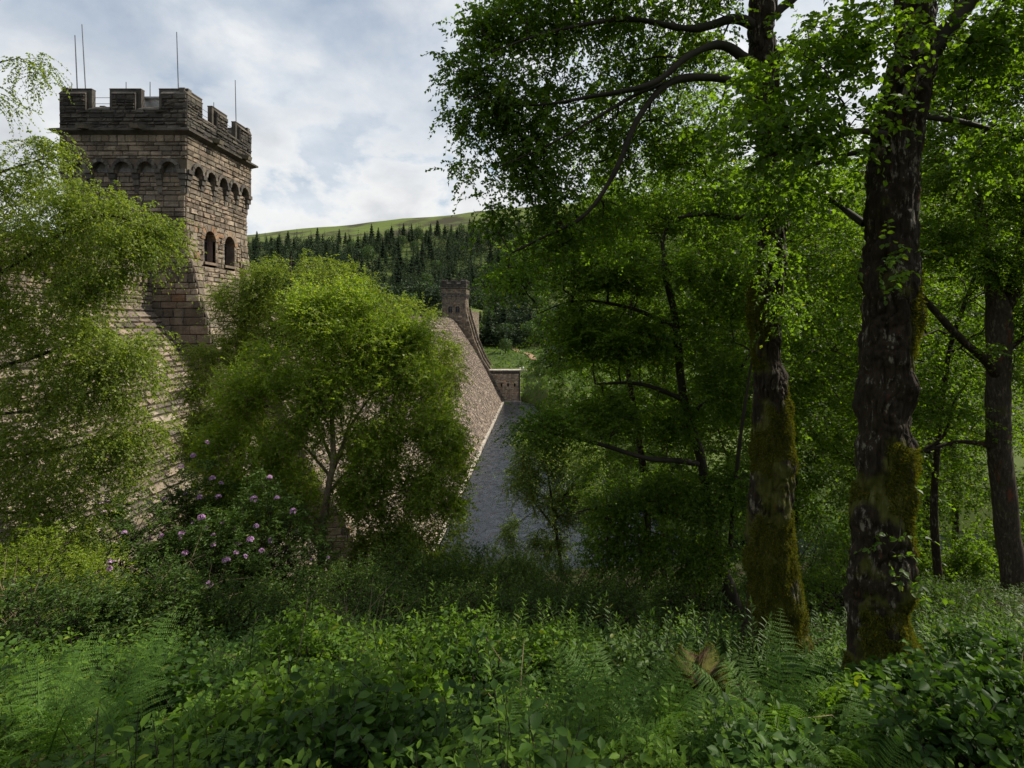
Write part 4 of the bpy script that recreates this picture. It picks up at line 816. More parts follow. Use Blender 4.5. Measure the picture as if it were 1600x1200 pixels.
tree('feathery olive green willow leaning past the lower corner of the big tower', 'willow_tree', 'tree',
     [(330, 900, 28, .3), (350, 800, 28, .26), (380, 700, 28, .22), (420, 580, 28, .16), (450, 480, 28, .08), (455, 400, 28, .02)],
     [[(385, 690, 28, .12), (350, 620, 27.5, .08), (330, 560, 27.3, .03)], [(420, 600, 28, .1), (500, 530, 28, .07), (580, 470, 28, .03)], [(400, 640, 28, .1), (500, 600, 28, .07), (620, 540, 28, .03)]],
     [(445, 430, 28, 1.8, 1.3, 1.8, 56), (520, 450, 28, 1.8, 1.4, 2, 56), (390, 480, 28, 1.4, 1.6, 1.8, 46), (460, 520, 27.5, 2, 1.4, 1.6, 50), (590, 490, 28, 1.5, 1.3, 2, 46), (345, 560, 27.6, 1.2, 1.6, 1.6, 40), (640, 560, 28, 1.3, 1.6, 2, 44), (370, 650, 27.4, 1.2, 1.4, 1.6, 32), (560, 560, 28, 2, 1.3, 1.6, 40), (305, 600, 27.6, .8, .9, .8, 26), (320, 670, 27.4, 1.0, 1.2, 1.2, 30), (640, 500, 28.5, 1.1, 1.0, 1.6, 30), (690, 570, 28.5, .9, 1.4, 1.6, 30), (680, 640, 28, 1, 1.4, 1.4, 30), (330, 720, 27.4, 1.1, .8, 1.4, 16), (700, 690, 28, .7, 1.2, 1.2, 18)],
     .10, M['leaf_birch'], M['bark_twig'], tm=M['bark_mid'], group='trees in front of the dam', dens=1.6, cull=1.6, K=14, m=17, tl=.95, droop=.35, flat=1.0, w=.5, step=.5, tipr=.006, twig_r=.004)
tree('pale grey green willow drooping over the near edge of the pool', 'willow_tree', 'tree',
     [(880, 905, 42, .2), (872, 850, 42, .12), (862, 780, 42, .09), (850, 700, 42, .06), (845, 660, 42, .02)],
     [[(870, 830, 42, .1), (830, 780, 42, .06), (800, 760, 42, .03)], [(865, 800, 42, .1), (905, 740, 42, .06), (930, 700, 42, .03)]],
     [(850, 690, 42, 2.4, 1.5, 2, 56), (890, 720, 42, 2.4, 1.5, 2, 54), (820, 750, 42, 1.3, 1.5, 2, 30), (870, 790, 42, 2, 1.5, 2, 40), (920, 780, 42, 1.6, 2, 2, 36), (800, 830, 42, .8, 1.1, 1.4, 9), (860, 850, 42, 1.6, 1, 2, 22)],
     .15, M['leaf_willow'], M['bark_twig'], group='trees in front of the dam', dens=1.6, K=9, m=15, tl=1.3, droop=.45, flat=1.0, w=.48, step=.6, tipr=.008, twig_r=.006)
# ---- shrubs
GS = 'shrubs along the edge of the slope'
def at(px, d): return (px-CX)/FP*d
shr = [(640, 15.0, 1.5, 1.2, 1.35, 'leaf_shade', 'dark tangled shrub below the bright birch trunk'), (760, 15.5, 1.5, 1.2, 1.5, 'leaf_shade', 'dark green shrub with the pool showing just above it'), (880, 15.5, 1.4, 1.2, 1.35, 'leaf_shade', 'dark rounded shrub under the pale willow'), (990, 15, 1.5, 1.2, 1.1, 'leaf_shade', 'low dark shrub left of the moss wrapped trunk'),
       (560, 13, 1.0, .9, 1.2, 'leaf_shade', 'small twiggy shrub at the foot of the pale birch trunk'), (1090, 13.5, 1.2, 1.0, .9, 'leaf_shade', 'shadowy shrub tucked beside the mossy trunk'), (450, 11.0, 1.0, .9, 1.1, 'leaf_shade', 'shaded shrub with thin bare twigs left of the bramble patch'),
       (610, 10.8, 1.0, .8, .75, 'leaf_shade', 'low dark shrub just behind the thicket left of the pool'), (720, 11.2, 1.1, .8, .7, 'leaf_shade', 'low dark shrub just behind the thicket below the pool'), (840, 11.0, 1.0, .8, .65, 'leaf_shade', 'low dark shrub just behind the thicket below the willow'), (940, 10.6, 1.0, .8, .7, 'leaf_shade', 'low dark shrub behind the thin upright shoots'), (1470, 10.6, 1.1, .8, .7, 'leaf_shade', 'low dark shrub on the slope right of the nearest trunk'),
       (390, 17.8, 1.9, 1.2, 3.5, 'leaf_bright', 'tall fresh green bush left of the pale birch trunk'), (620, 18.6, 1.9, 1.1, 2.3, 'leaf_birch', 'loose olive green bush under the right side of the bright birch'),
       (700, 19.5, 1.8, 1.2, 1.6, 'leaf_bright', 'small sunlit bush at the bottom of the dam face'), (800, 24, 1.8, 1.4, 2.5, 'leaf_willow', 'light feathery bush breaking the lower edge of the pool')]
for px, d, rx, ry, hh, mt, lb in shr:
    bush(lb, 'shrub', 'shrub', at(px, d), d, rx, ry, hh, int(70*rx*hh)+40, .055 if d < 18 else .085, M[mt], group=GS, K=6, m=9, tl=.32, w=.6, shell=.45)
for px, d, rx, ry, hh, mt, lb in ((1330, 12, 1.3, 1.0, 1.3, 'leaf_woods', 'low leafy bush between the two mossy trunks'), (1480, 17, 1.6, 1.4, 1.5, 'leaf_woods', 'sunlit low bush right of the nearest trunk'), (1230, 15, 1.5, 1.2, 1.8, 'leaf_shade', 'dim bush directly behind the moss wrapped trunk'), (1600, 19, 2.2, 1.5, 2.2, 'leaf_woods', 'bush at the right edge behind the forked tree'), (1380, 24, 3, 2, 2.5, 'leaf_woods', 'broad sunny bush deep in the wood')):
    bush(lb, 'shrub', 'shrub', at(px, d), d, rx, ry, hh, int(60*rx*hh)+30, .06 if d < 16 else .09, M[mt], group=GS, K=6, m=9, tl=.35, w=.62, shell=.4)
# rhododendrons with flowers
def flower_mesh():
    parts = []; n = 16; q = rand_dir(n); q[:, 2] = np.abs(q[:, 2])*.9+.1; q = unit(q)
    for k in range(5):
        S, Nn = perp(q, np.broadcast_to(np.array([.2, .1, 1.]), q.shape).copy()); a = 2*pi*k/5; d = unit(S*cos(a)+Nn*sin(a)+q*.6)
        parts.append((q*.045, d, q.copy(), np.full(n, .042), .75, dict(kind='r', fold=.05)))
    return parts
def rhodo(label, px, d, rx, ry, hh, n, nf, mt='leaf_rhodo', leaf=.09, zoff=0.0, **kw):
    x = at(px, d); root, T = bush(label, 'rhododendron_bush', 'rhododendron', x, d, rx, ry, hh, n, leaf, M[mt], group='rhododendrons on the left of the slope', K=5, m=8, tl=.16, w=.36, kind='r', shell=.55, side=1.2, **kw)
    if nf:
        f0 = None; c = T[(T[:, 1] < ry*.2) & (T[:, 2] > hh*.3)]; c = c[RNG.choice(len(c), min(nf, len(c)), False)]
        for p in c:
            if f0 is None: f0 = leaf_mesh('flower', M['petal'], flower_mesh(), root); o = f0
            else: o = f0.copy(); SC.collection.objects.link(o); o.parent = root
            o.location = p+unit(p-np.array([0, 0, hh*.3]))*.12+np.array([0, -.08, .05]); s = RNG.uniform(.7, 1.5); o.scale = (s, s, s); o.rotation_euler = (RNG.uniform(-.9, .2), RNG.uniform(-.4, .4), RNG.uniform(0, 6))
    return root
rhodo('pink flowering rhododendron reaching up the lit dam face', 300, 17.5, 1.7, 1.3, 4.1, 420, 22)
rhodo('rhododendron with purple pink blooms in front of the pale birch trunk', 330, 14.5, 1.6, 1.3, 2.5, 380, 22)
rhodo('broad shady rhododendron left of the pale birch trunk', 430, 16, 1.8, 1.4, 2.9, 420, 12)
rhodo('rhododendron with only a few pink blooms between birch and flowering bush', 170, 14, 1.7, 1.3, 2.8, 420, 12)
rhodo('sunlit yellow green bush in the lower left corner', 40, 10.5, 1.3, 1.1, 1.9, 300, 0, mt='leaf_bright', leaf=.055)
rhodo('sunny green bush beside the yellow green one', 130, 11.5, 1.1, 1.0, 1.6, 240, 1, mt='leaf_bright', leaf=.055)
rhodo('low olive leaved bush behind the ferns on the left', 90, 8.2, 1.2, .9, 1.1, 240, 0, leaf=.07)
rhodo('low mixed leaved bush left of the shaded hollow', 230, 8.8, 1.3, .9, 1.15, 260, 0, leaf=.07)
rhodo('dark small leaved bush in the shaded hollow', 350, 9.6, 1.2, .9, 1.1, 220, 0, mt='leaf_shade', leaf=.06)

# ---- foreground undergrowth
def rosette_plants(xy, hgt, m, Lf, w, mt, name, label, whorl=3, tall=.0, cat='undergrowth', upr=.35):
    n = len(xy); z = H(xy[:, 0], xy[:, 1]); base = np.stack([xy[:, 0], xy[:, 1], z], -1); hs = hgt*RNG.uniform(.55, 1.25, n)
    lean = RNG.normal(0, .16, (n, 2)); parts = []; tips = []
    for k in range(m):
        t = (k+1)/m; c = base+np.stack([lean[:, 0]*hs*t, lean[:, 1]*hs*t, hs*t], -1)+RNG.normal(0, .012, (n, 3)); a0 = RNG.uniform(0, 2*pi, n)
        sz = Lf*RNG.uniform(.7, 1.25, n)*(1.1-.45*t if k < m-1 else .6)
        for q in range(whorl):
            a = a0+2*pi*q/whorl+RNG.normal(0, .25, n); rise = upr+(.5 if k == m-1 else 0)+RNG.normal(0, .25, n)
            D = unit(np.stack([np.cos(a), np.sin(a), rise], -1)); U = unit(np.array([0, 0, 1.])+RNG.normal(0, .25, (n, 3)))
            off = np.stack([np.cos(a), np.sin(a), rise*.4], -1)*(sz*RNG.uniform(.15, .5, n))[:, None]
            parts.append((c+off, D, U, sz, w, dict(kind='l', fold=.10, curl=.18)))
    return base, base+np.stack([lean[:, 0]*hs, lean[:, 1]*hs, hs], -1), parts
def scatter(n, y0, y1, xa=-1.08, xb=.98, pw=1.0):
    y = y0+(y1-y0)*RNG.random(n)**pw; x = y*(xa+(xb-xa)*RNG.random(n))+RNG.normal(0, .2, n); return np.stack([x, y], -1)
fern_list = [(60, 3.6, 1.0, 8, 'fern in the bottom left corner'), (150, 4.1, 1.0, 8, 'arching fern right of the corner fern on the left'), (30, 4.6, .8, 7, 'partly hidden fern at the left edge'), (225, 3.4, .95, 7, 'fern with upright fronds at the bottom left'), (250, 4.9, 1.05, 4, 'tall leaning fern standing out on the left'),
             (860, 4.0, .75, 8, 'fern at the left of the right hand fern patch'), (930, 3.7, .8, 8, 'fern low in the fern patch near the bottom'), (960, 4.6, .85, 7, 'fern in the middle of the fern patch'), (1020, 4.1, .85, 8, 'lush fern below the mossy stump on its left'), (1075, 3.6, .55, 8, 'fern directly below the mossy stump'), (1175, 4.3, .95, 6, 'tall pointed fern right of the mossy stump'), (1215, 4.2, .9, 6, 'upright fern between stump and nearest trunk'), (1280, 6.0, .7, 6, 'little fern at the foot of the moss wrapped trunk'), (1310, 4.9, .6, 6, 'small fern against the nearest trunk'), (1350, 3.2, .6, 8, 'bushy fern cut by the bottom edge below the nearest trunk'), (1400, 3.3, .5, 7, 'smaller fern beside the one at the bottom edge'), (1540, 8.6, .7, 6, 'sunlit fern near the right edge'), (780, 3.3, .6, 6, 'short fern at the bottom centre')]
xy = scatter(7200, 2.2, 9.0, xb=1.25, pw=.85); keep = n2d(xy[:, 0], xy[:, 1], .8, 31) > -.35
pxs = CX+FP*xy[:, 0]/xy[:, 1]
keep &= ~((np.hypot(xy[:, 0]-at(1375, 5.6), xy[:, 1]-5.6) < .5) | (np.hypot(xy[:, 0]-at(1210, 8), xy[:, 1]-8) < .5))
keep &= np.hypot(xy[:, 0]-at(1088, 5.4), xy[:, 1]-5.4) > .42
for f_ in fern_list: keep &= np.hypot(xy[:, 0]-at(f_[0], f_[1]), xy[:, 1]-f_[1]+.12) > .36*f_[2]
keep &= ~((pxs > 1250) & (RNG.random(len(xy)) < .35)); xy = xy[keep]
rside = np.clip((CX+FP*xy[:, 0]/xy[:, 1]-1180)/120, 0, 1)*np.clip((6.5-xy[:, 1])/1.5, 0, 1)
hmul = (1-.45*rside)*np.clip(.36+.26*n2d(xy[:, 0], xy[:, 1], .9, 41, 4)+.05*RNG.normal(size=len(xy)), .1, .8)
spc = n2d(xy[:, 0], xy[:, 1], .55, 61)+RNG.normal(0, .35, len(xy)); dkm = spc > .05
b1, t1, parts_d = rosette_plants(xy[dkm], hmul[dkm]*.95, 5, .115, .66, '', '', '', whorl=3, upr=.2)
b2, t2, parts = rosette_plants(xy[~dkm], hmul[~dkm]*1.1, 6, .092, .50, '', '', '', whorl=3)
b = np.concatenate([b1, b2]); t = np.concatenate([t1, t2])
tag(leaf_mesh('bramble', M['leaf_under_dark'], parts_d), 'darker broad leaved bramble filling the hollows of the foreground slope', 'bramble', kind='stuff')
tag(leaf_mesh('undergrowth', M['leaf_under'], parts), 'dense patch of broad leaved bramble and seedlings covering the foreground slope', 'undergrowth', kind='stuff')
V, F = cones(b, t, np.full(len(b), .0035), np.full(len(b), .002), 4)
tag(link('undergrowth_stems', mesh('undergrowth_stems', V, F, M['bark_twig'], rnd=RNG.random(len(F)))), 'thin stems under the bramble leaves in the foreground', 'undergrowth', kind='stuff')
GM = 'leafy mounds in the foreground'
for px, d, rx, ry, hh, n, mt, lf, lb in ((300, 5.2, .6, .45, .55, 90, 'leaf_under_dark', .10, 'broad leaved bramble mound right of the left hand ferns'), (480, 6.4, .8, .5, .6, 120, 'leaf_under', .09, 'pale green bramble mound at the left of the central thicket'), (620, 4.6, .55, .4, .5, 80, 'leaf_under', .10, 'bright bramble mound in the bottom middle'), (700, 7.2, .9, .5, .6, 130, 'leaf_under', .085, 'leafy mound on the far edge of the thicket left of the pool'), (860, 6.6, .7, .5, .6, 110, 'leaf_under', .09, 'leafy mound on the far edge of the thicket below the pool'),
    (560, 3.3, .5, .35, .42, 60, 'leaf_under_dark', .11, 'dark large leaved clump at the bottom left of centre'), (400, 3.9, .5, .4, .45, 70, 'leaf_under', .10, 'light leaved clump between the left ferns and the middle'), (980, 6.0, .6, .45, .55, 90, 'leaf_rhodo', .10, 'glossy leaved clump behind the right hand ferns'), (1280, 5.2, .45, .35, .4, 60, 'leaf_under_dark', .10, 'dark leaved clump between stump and nearest trunk'), (1450, 4.9, .5, .4, .5, 80, 'leaf_under_dark', .11, 'dark bramble clump at the right foot of the nearest trunk'),
    (1540, 5.6, .7, .5, .65, 110, 'leaf_under_dark', .10, 'large dark clump below the forked tree'), (1480, 3.5, .5, .4, .42, 70, 'leaf_under_dark', .10, 'shaded clump at the bottom right'), (1340, 4.4, .35, .3, .35, 50, 'leaf_under', .09, 'small green clump hiding the root of the nearest trunk'), (760, 5.3, .6, .4, .55, 80, 'leaf_under_dark', .10, 'shady clump at the very centre of the foreground thicket'), (1580, 4.2, .5, .4, .5, 80, 'leaf_under_dark', .11, 'dark leafy clump cut by the right edge')):
    bush(lb, 'bramble_mound', 'bramble', at(px, d), d, rx, ry, hh, int(n*1.1), lf*.8, M[mt], group=GM, K=5, m=6, tl=.2, w=.58, kind='l', shell=.45, side=1.0, jit=.06)
# finer ground cover further down and under the trees
xy = scatter(9000, 8.3, 19, xb=1.2, pw=.9); keep = n2d(xy[:, 0], xy[:, 1], 1.6, 51) > -.3; xy = xy[keep]
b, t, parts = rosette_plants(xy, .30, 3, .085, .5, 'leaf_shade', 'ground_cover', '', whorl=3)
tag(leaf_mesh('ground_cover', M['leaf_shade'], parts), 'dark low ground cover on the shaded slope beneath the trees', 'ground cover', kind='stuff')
xy = scatter(9000, 19, 60, xa=-1.1, xb=1.1); b, t, parts = rosette_plants(xy, .5, 2, .22, .5, 'leaf_woods', 'g', '', whorl=3)
tag(leaf_mesh('hillside_scrub', M['leaf_woods'], parts), 'green scrub covering the hillside down to the pool', 'scrub', kind='stuff')
# upright leafy shoots (willowherb like) standing above the rest
def shoot(label, px, py_top, d, n, hgt, spread, lf, mt, wd=.26, ms=11):
    x = at(px, d); z = float(H(x, d)); root = empty('leafy_shoots', (x, d, z)); tag(root, label, 'plant', 'tall leafy plants above the undergrowth')
    B_ = np.stack([RNG.normal(0, spread, n), RNG.normal(0, spread*.6, n), np.zeros(n)], -1); B_[:, 2] = H(x+B_[:, 0], d+B_[:, 1])-z
    hs = hgt*RNG.uniform(.6, 1.1, n); lean = RNG.normal(0, .26, (n, 2)); T_ = B_+np.stack([lean[:, 0]*hs, lean[:, 1]*hs, hs], -1); parts = []
    for k in range(ms):
        t = .2+.8*(k+1)/ms; c = B_+(T_-B_)*t; a = 2.4*k+RNG.uniform(0, .7, n)
        for q in range(3):
            aa = a+q*2.09+RNG.normal(0, .2, n); rise = .25+1.3*t**3; D = unit(np.stack([np.cos(aa), np.sin(aa), np.full(n, rise)], -1))
            parts.append((c, D, unit(np.array([0, 0, 1.])+RNG.normal(0, .2, (n, 3))), lf*(1.15-.5*t)*RNG.uniform(.55, 1.25, n), wd, dict(kind='l', fold=.06, curl=.22)))
    V, F = cones(B_, T_, np.full(n, .006), np.full(n, .003), 5); link('stems', mesh('stems', V, F, M['bark_twig'], rnd=RNG.random(len(F))), root)
    leaf_mesh('leaves', M[mt], parts, root)
for px, d, n, hg, sp, mt, lb in ((1040, 6.9, 22, .95, .5, 'leaf_rhodo', 'cluster of upright pointed leaf shoots left of the moss wrapped trunk'), (1110, 7.2, 16, .8, .35, 'leaf_rhodo', 'glossy laurel like shoots touching the moss wrapped trunk'), (950, 7.6, 22, .8, .5, 'leaf_under', 'thin upright shoots on the skyline of the bramble patch'),
                            (1460, 7.0, 24, .75, .4, 'leaf_under', 'bright pointed shoots right of the nearest trunk'), (1560, 7.5, 26, .85, .45, 'leaf_under', 'bright leafy plants at the right edge below the forked tree'), (1520, 4.8, 16, .6, .45, 'leaf_shade', 'dark broad leaved plants in the lower right corner'),
                            (1290, 6.8, 14, .55, .3, 'leaf_rhodo', 'small leafy shoots between the two mossy trunks'), (330, 6.6, 14, .65, .4, 'leaf_rhodo', 'dark leaved shoots behind the tall fern on the left'), (200, 6.2, 14, .6, .4, 'leaf_shade', 'blue green leaved plant behind the ferns on the left'), (820, 6.4, 12, .7, .6, 'leaf_under', 'single tall weeds poking out of the middle of the bramble patch'), (600, 7.4, 16, .6, .6, 'leaf_under', 'pale tall weeds on the far edge of the thicket left of centre'), (1400, 8.6, 26, .8, .8, 'leaf_shade', 'dark shoots on the shaded ground right of the nearest trunk'), (1520, 9.4, 30, .8, .9, 'leaf_shade', 'dark leafy shoots below the forked tree'), (700, 5.0, 7, .85, .5, 'leaf_under', 'few tall weeds in the middle of the foreground'), (450, 5.4, 8, .9, .5, 'leaf_under', 'few tall weeds left of the middle of the foreground'), (880, 8.3, 20, .9, .5, 'leaf_shade', 'dark tall shoots against the shrubs below the pool'), (720, 8.2, 14, 1.0, .5, 'leaf_under', 'tall bright weeds rising against the dark shrubs'), (1180, 7.4, 10, .8, .25, 'leaf_rhodo', 'glossy shoots in front of the moss wrapped trunk'), (520, 8.0, 18, 1.0, .5, 'leaf_shade', 'tall shaded weeds beside the bare dead twigs')):
    shoot(lb, px, 0, d, n, hg, sp, .12, mt)
# ---- ferns
def frond_mesh(seed):
    r = np.random.default_rng(seed); NP = 18; L = 1.0; parts = []; s = np.linspace(.14, .985, NP); prof = np.sin(np.clip(s*1.02, 0, 1)**.62*pi*.98)**.85*.155+.006
    def rach(t): return np.stack([0*t, t*.72, .80*t-.42*t**2.4], -1)
    for sg in (-1, 1):
        for k in range(NP):
            c = rach(np.array([s[k]]))[0]; tdir = unit(rach(np.array([s[k]+.01]))[0]-c); side = np.array([sg, 0, 0.]); ln = prof[k]*r.uniform(.9, 1.08)
            nrm = unit(np.cross(side, tdir))*sg; pd = unit(side+tdir*.38+np.array([0, 0, -.10])); tw_ = r.normal(.35, .3); m = max(4, int(ln/.011)); u = (np.arange(m)+.6)/m
            for s2 in (-1, 1):
                pos = c+pd*ln*u[:, None]-np.array([0, 0, 1])*(.25*ln*u[:, None]**2); lw = .0205*np.sqrt(1-u*.92)*np.clip(ln/.12, .45, 1.05); D = unit(np.cross(np.broadcast_to(nrm, pos.shape), pd)*s2+pd*.55+r.normal(0, .05, pos.shape))
                parts.append((pos, D, np.broadcast_to(unit(nrm+pd*0+tdir*tw_), pos.shape)+r.normal(0, .06, pos.shape), lw, .42))
    P_ = np.concatenate([p[0] for p in parts]); D_ = np.concatenate([p[1] for p in parts]); U_ = np.concatenate([p[2] for p in parts]); L_ = np.concatenate([p[3] for p in parts])
    V, F, _ = leafset(P_, D_, unit(U_), L_, .62, 'r', fold=.03, curl=.06)
    t = np.linspace(0, 1, 14); rp = rach(t); V2, F2 = sweep(rp, .0055*(1.05-t), 5)
    return mesh('frond', np.concatenate([V, V2]), [F[0], F2+len(V)], [M['fern']], rnd=np.concatenate([r.random(len(F[0])), np.full(len(F2), .9)]))
FR = [frond_mesh(s) for s in range(5)]

for q, (px, d, sc_, n, lb) in enumerate(fern_list):
    x = at(px, d); root = empty('fern', (x, d, float(H(x, d))-.02)); tag(root, lb, 'fern', 'ferns in the foreground'); a0 = RNG.uniform(0, 6)
    for k in range(n):
        o = link('frond', FR[RNG.integers(5)], root); a = a0+2*pi*k/n+RNG.normal(0, .2); s = sc_*1.22*RNG.uniform(.75, 1.12); tilt = RNG.uniform(-.05, .42)
        o.rotation_euler = (tilt, RNG.normal(0, .12), a); o.scale = (s*.95, s, s*1.1)
# ---- stump, deadwood
def stump():
    c = P(1092, 1062, 5.4); z = float(H(c[0], c[1])); root = empty('tree_stump', (c[0], c[1], z)); tag(root, 'broken mossy tree stump of reddish brown wood among the ferns', 'stump')
    p = np.stack([np.zeros(22), np.zeros(22), np.linspace(-.1, .78, 22)], -1); r = np.linspace(.30, .21, 22)
    def dsp(V, dirs, a):
        d = fbm(V*6+2, 4, 4)*.05+np.abs(vnoise(V*14, 6))*.03
        return d+np.exp(-np.clip(V[..., 2], 0, 3)/.15)*.1*np.clip(np.cos(a*3), 0, 1)[None, :]
    V, F = sweep(p, r, 48, dsp); top = V[:, 2] > .50; ang = np.arctan2(V[:, 1], V[:, 0]); V[:, 2] = np.where(top, .50+(V[:, 2]-.50)*(.35+.75*np.abs(vnoise(np.stack([np.cos(ang)*1.6, np.sin(ang)*1.6, 0*ang], -1), 8))+.10*vnoise(np.stack([np.cos(ang)*7, np.sin(ang)*7, 0*ang], -1), 9)), V[:, 2])
    n0 = len(V); V = np.vstack([V, [[0, 0, .46]]]); cap = [[n0, n0-48+q, n0-48+(q+1) % 48] for q in range(48)]
    mk = fbm(V*3, 3, 7)*.5+.52
    link('wood', mesh('wood', V, [F, np.array(cap)], bark_mat('rotten_wood', base=(.085, .050, .026), pale=(.24, .15, .09), red=(.13, .055, .022), moss_amt=.9), smooth=True, col=np.stack([mk]*3, -1)), root)
    sel = RNG.choice(np.where(mk[:n0] > .42)[0], 7000); o = unit(V[sel]*np.array([1, 1, .3])); 
    leaf_mesh('moss', M['moss'], [(V[sel]+RNG.normal(0, .006, (7000, 3)), unit(o+RNG.normal(0, .5, o.shape)), unit(o+rand_dir(7000)*.5), RNG.uniform(.012, .03, 7000), .35)], root)
stump()
def brush(label, px, d, n, ln, sp, zo=0.1):
    x = at(px, d); z = float(H(x, d)); root = empty('dead_twigs', (x, d, z)); tag(root, label, 'dead twigs', 'tangles of dead twigs'); mb = MB()
    A = np.stack([RNG.normal(0, sp, n), RNG.normal(0, sp*.6, n), RNG.uniform(0, zo, n)], -1); D = unit(RNG.normal(0, 1, (n, 3))+np.array([0, 0, .9])); L_ = ln*RNG.uniform(.4, 1.2, (n, 1)); Bm = A+D*L_*.5+RNG.normal(0, .04, (n, 3)); C_ = Bm+unit(D+RNG.normal(0, .4, (n, 3)))*L_*.5
    for a_, b_, r0, r1 in ((A, Bm, .006, .004), (Bm, C_, .004, .002)): V, F = cones(a_, b_, np.full(n, r0), np.full(n, r1), 4); mb.add(V, F)
    mb.build('twigs', [M['dead']], root)
brush('tangle of pale dead twigs at the left edge', 8, 8.0, 90, .9, .3, .7); brush('bare dead twigs in the shaded hollow left of centre', 560, 9.0, 60, 1.0, .35); brush('thin dead twigs beside the flowering rhododendron', 270, 12.4, 40, 1.3, .5, .8); brush('fallen dead sticks in the lower right corner', 1560, 4.3, 16, .9, .3); brush('few pale dead stems standing in the middle of the foreground', 610, 4.4, 5, .9, .3, .3); brush('pair of thin dead stems above the right hand ferns', 900, 5.0, 4, 1.0, .3, .3); brush('dry bleached stems among the weeds left of centre', 420, 6.0, 9, .9, .4, .3)

# ================================================================ far bank woods
def conifer_mesh(seed, h, rb, n):
    r = np.random.default_rng(seed); t = r.random(n)**.8; z = h*(.10+.90*t); rad = rb*(1-t)**.85*(.72+.28*np.sin(t*40+seed))*r.uniform(.35, 1.0, n)+.1; a = r.uniform(0, 2*pi, n)
    lo = 1+.25*np.cos(a*3+seed); pos = np.stack([np.cos(a)*rad*.35*lo, np.sin(a)*rad*.35*lo, z+.3], -1); D = unit(np.stack([np.cos(a), np.sin(a), r.uniform(-.55, -.05, n)], -1)); L_ = rad*.8+.35
    V, F, _ = leafset(pos, D, unit(np.array([0, 0, 1.])+r.normal(0, .3, (n, 3))), L_, .45, 'r', fold=-.1, curl=.15); return V, F[0], r.random(n)
def broad_mesh(seed, h, rb, n, lf):
    r = np.random.default_rng(seed); q = unit(r.normal(size=(n, 3))); lump = 1+.34*vnoise(q*2.1+seed, 3)+.15*vnoise(q*5+seed, 4); q = q*(lump*r.random(n)**.22)[:, None]
    pos = q*np.array([rb, rb, h*.42])+np.array([0, 0, h*.56]); D = unit(unit(q)*.5+r.normal(size=(n, 3))); V, F, _ = leafset(pos, D, unit(q+r.normal(0, .5, (n, 3))), lf*r.uniform(.7, 1.3, n), .7, 'r'); return V, F[0], r.random(n)
def trunk_me(h, r): V, F = sweep([(0, 0, -1), (0, 0, h*.5), (0, 0, h*.85)], [r, r*.7, r*.2], 6); return mesh('trunk', V, F, M['bark_mid'], col=np.full((len(V), 3), .2))
CON = []
for k in range(6): V, F, rn = conifer_mesh(k, 17, 5.0, 1000); rn = rn*.45+k*.1; CON.append((mesh('crown', V, F, M['conifer'], rnd=rn, smooth=False), trunk_me(19, .25)))
BRO = []
for k in range(6): V, F, rn = broad_mesh(k+40, 12, 5.2, 1500, .75); BRO.append((mesh('crown', V, F, M['far_leaf'], rnd=rn, smooth=True), trunk_me(10, .25)))
BRB = []
for k in range(3): V, F, rn = broad_mesh(k+60, 9, 4.0, 1300, .6); BRB.append((mesh('crown', V, F, M['far_bright'], rnd=rn, smooth=True), trunk_me(7, .2)))
def put(kind, name, x, y, s, label, cat, group):
    z = float(H(x, y)); root = empty(name, (x, y, z), RNG.uniform(0, 6)); root.scale = (s*RNG.uniform(.85, 1.1), s*RNG.uniform(.85, 1.1), s); tag(root, label, cat, group)
    for nm, me in zip(('crown', 'trunk'), kind): link(nm, me, root)
GC = 'dark conifers on the far hillside'; GB = 'rounded broadleaf trees on the far bank'
cand = []; rr = np.random.default_rng(5)
for _ in range(60000):
    y = rr.uniform(330, 800); px = rr.uniform(395, 860); x = at(px, y); z = float(0)
    cand.append((x, y, px))
cand = np.array(cand); zc = H(cand[:, 0], cand[:, 1]); top = 700+.06*(cand[:, 2]-400); ok = (cand[:, 1] < top+n2d(cand[:, 0], cand[:, 1], 60, 3)*40) & (n2d(cand[:, 0], cand[:, 1], 45, 8) > -.75)
cand = cand[ok]; keep = []; 
for c in cand:
    if len(keep) >= 285: break
    if all((c[0]-k[0])**2+(c[1]-k[1])**2 > (10+c[1]*.006)**2 for k in keep): keep.append(c)
for q, c in enumerate(keep):
    if (c[1] > 420 and rr.random() < .82) or rr.random() < .3: put(CON[q % 6], 'conifer', c[0], c[1], rr.uniform(.55, 1.3), 'one of the many dark pointed conifers packed on the hillside beyond the dam', 'conifer', GC)
    else: put(BRO[q % 6], 'broadleaf_tree', c[0], c[1], rr.uniform(.8, 1.3), 'one of the dark rounded trees scattered among the conifers behind the distant tower', 'tree', 'rounded trees on the far hillside')
put(CON[2], 'conifer', at(399, 520), 520, 1.35, 'lone tall conifer showing just right of the big tower against the sky', 'conifer', GC)
Vs = []; Fs = []; Rs = []; n = 0; cc_ = 0
for _ in range(14000):
    px = rr.uniform(380, 1750); y = rr.uniform(255 if px > 860 else (262 if px < 690 else 330), 780); x = at(px, y)
    if px < 880 and (y > 700+.06*(px-400)+rr.normal()*12): continue
    if px > 880 and rr.random() < .6: continue
    V, F, rn = (conifer_mesh(int(rr.integers(99)), 17, 3.4, 120) if (y > 400 and rr.random() < .8) else broad_mesh(int(rr.integers(99)), 11, 4.8, 150, 1.5))
    s = rr.uniform(.7, 1.2); V = V*s+np.array([x, y, float(H(x, y))-.5]); Vs.append(V); Fs.append(F+n); Rs.append(rn*.45+rr.random()*.5); n += len(V); cc_ += 1
    if cc_ > 4200: break
tag(link('distant_wood', mesh('distant_wood', np.concatenate(Vs), np.concatenate(Fs), M['conifer'], rnd=np.concatenate(Rs))), 'dense dark plantation merging into one mass over the far hillside', 'wood', kind='stuff')
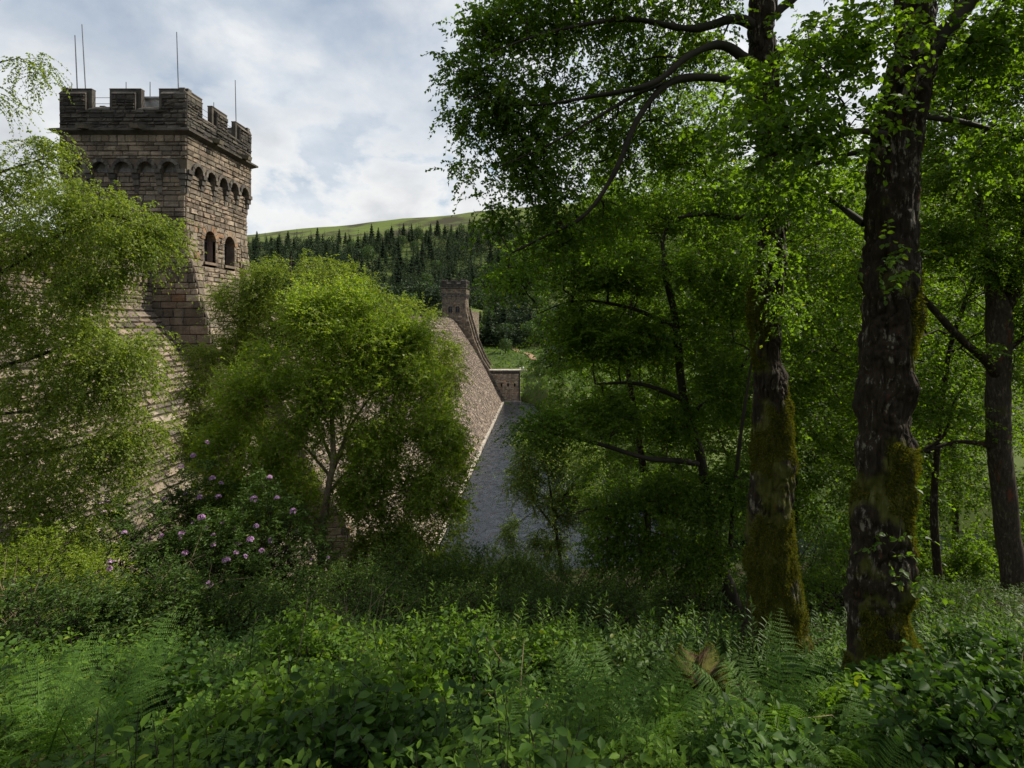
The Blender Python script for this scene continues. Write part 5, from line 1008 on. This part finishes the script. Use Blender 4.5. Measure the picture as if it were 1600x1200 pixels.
for px, d, s, k, lb in ((640, 262, .9, BRO[0], 'dark round tree just left of the distant tower'), (665, 300, 1.2, BRO[1], 'taller green tree rising behind the distant dam crest'), (600, 300, 1.1, BRO[2], 'dark green tree above the dam crest left of the distant tower'), (741, 275, .8, BRO[3], 'small green tree peeping out right of the distant tower'), (790, 300, .7, BRO[4], 'shaded tree on the bank above the wing wall'), (840, 262, .45, BRB[0], 'bright small tree at the end of the wing wall'), (815, 275, .35, BRB[1], 'light green bush beside the bare earth path'),
                        (862, 240, .55, BRB[2], 'sunlit bush on the pool bank right of the wing wall'), (880, 215, .6, BRB[0], 'bright bushy tree low on the far pool bank'), (850, 232, .4, BRB[1], 'small bright bush by the water beyond the pool'), (905, 190, .6, BRB[2], 'light green riverside tree glimpsed behind the beech boughs'), (930, 240, .8, BRB[0], 'rounded bright tree farther along the far bank'), (980, 160, .6, BRB[1], 'sunlit riverside tree deep behind the beech'), (1040, 170, .7, BRB[2], 'bright riverside tree right of the beech boughs'), (775, 262, .3, BRB[0], 'tiny green bush on the grassy bank above the wing wall')):
    put(k, 'broadleaf_tree', at(px, d), d, s, lb, 'tree', GB)
V, F, rn = broad_mesh(77, 5, 2.6, 1300, .4); put((mesh('crown', V, F, M['far_pale'], rnd=rn), trunk_me(4, .15)), 'blossom_tree', at(656, 246), 246, 1.0, 'silvery white tree beside the distant tower on the dam crest', 'tree', GB)
rr3 = np.random.default_rng(12)
for q in range(26):
    y = rr3.uniform(66, 150); x = rr3.uniform(22, 22+y*.8); put(BRB[q % 3] if q % 3 else BRO[q % 6], 'broadleaf_tree', x, y, rr3.uniform(.5, 1.3), 'one of the leafy trees on the valley floor glimpsed between the mossy trunks', 'tree', 'valley floor trees behind the wood')
# grassy scrub on the far bank
rr2 = np.random.default_rng(9); n = 16000; y = rr2.uniform(120, 330, n); px = rr2.uniform(735, 1300, n); x = (px-CX)/FP*y; z = H(x, y); ok = (z > WZ+.3); x, y, z = x[ok], y[ok], z[ok]; n = len(x)
tag(leaf_mesh('bank_grass', M['far_bright'], [(np.stack([x, y, z], -1), unit(np.stack([rr2.normal(0, .7, n), rr2.normal(0, .7, n), np.ones(n)], -1)), rand_dir(n), rr2.uniform(.5, 1.6, n), .6)]), 'rough green grass and scrub on the far bank of the pool', 'grass', kind='stuff')
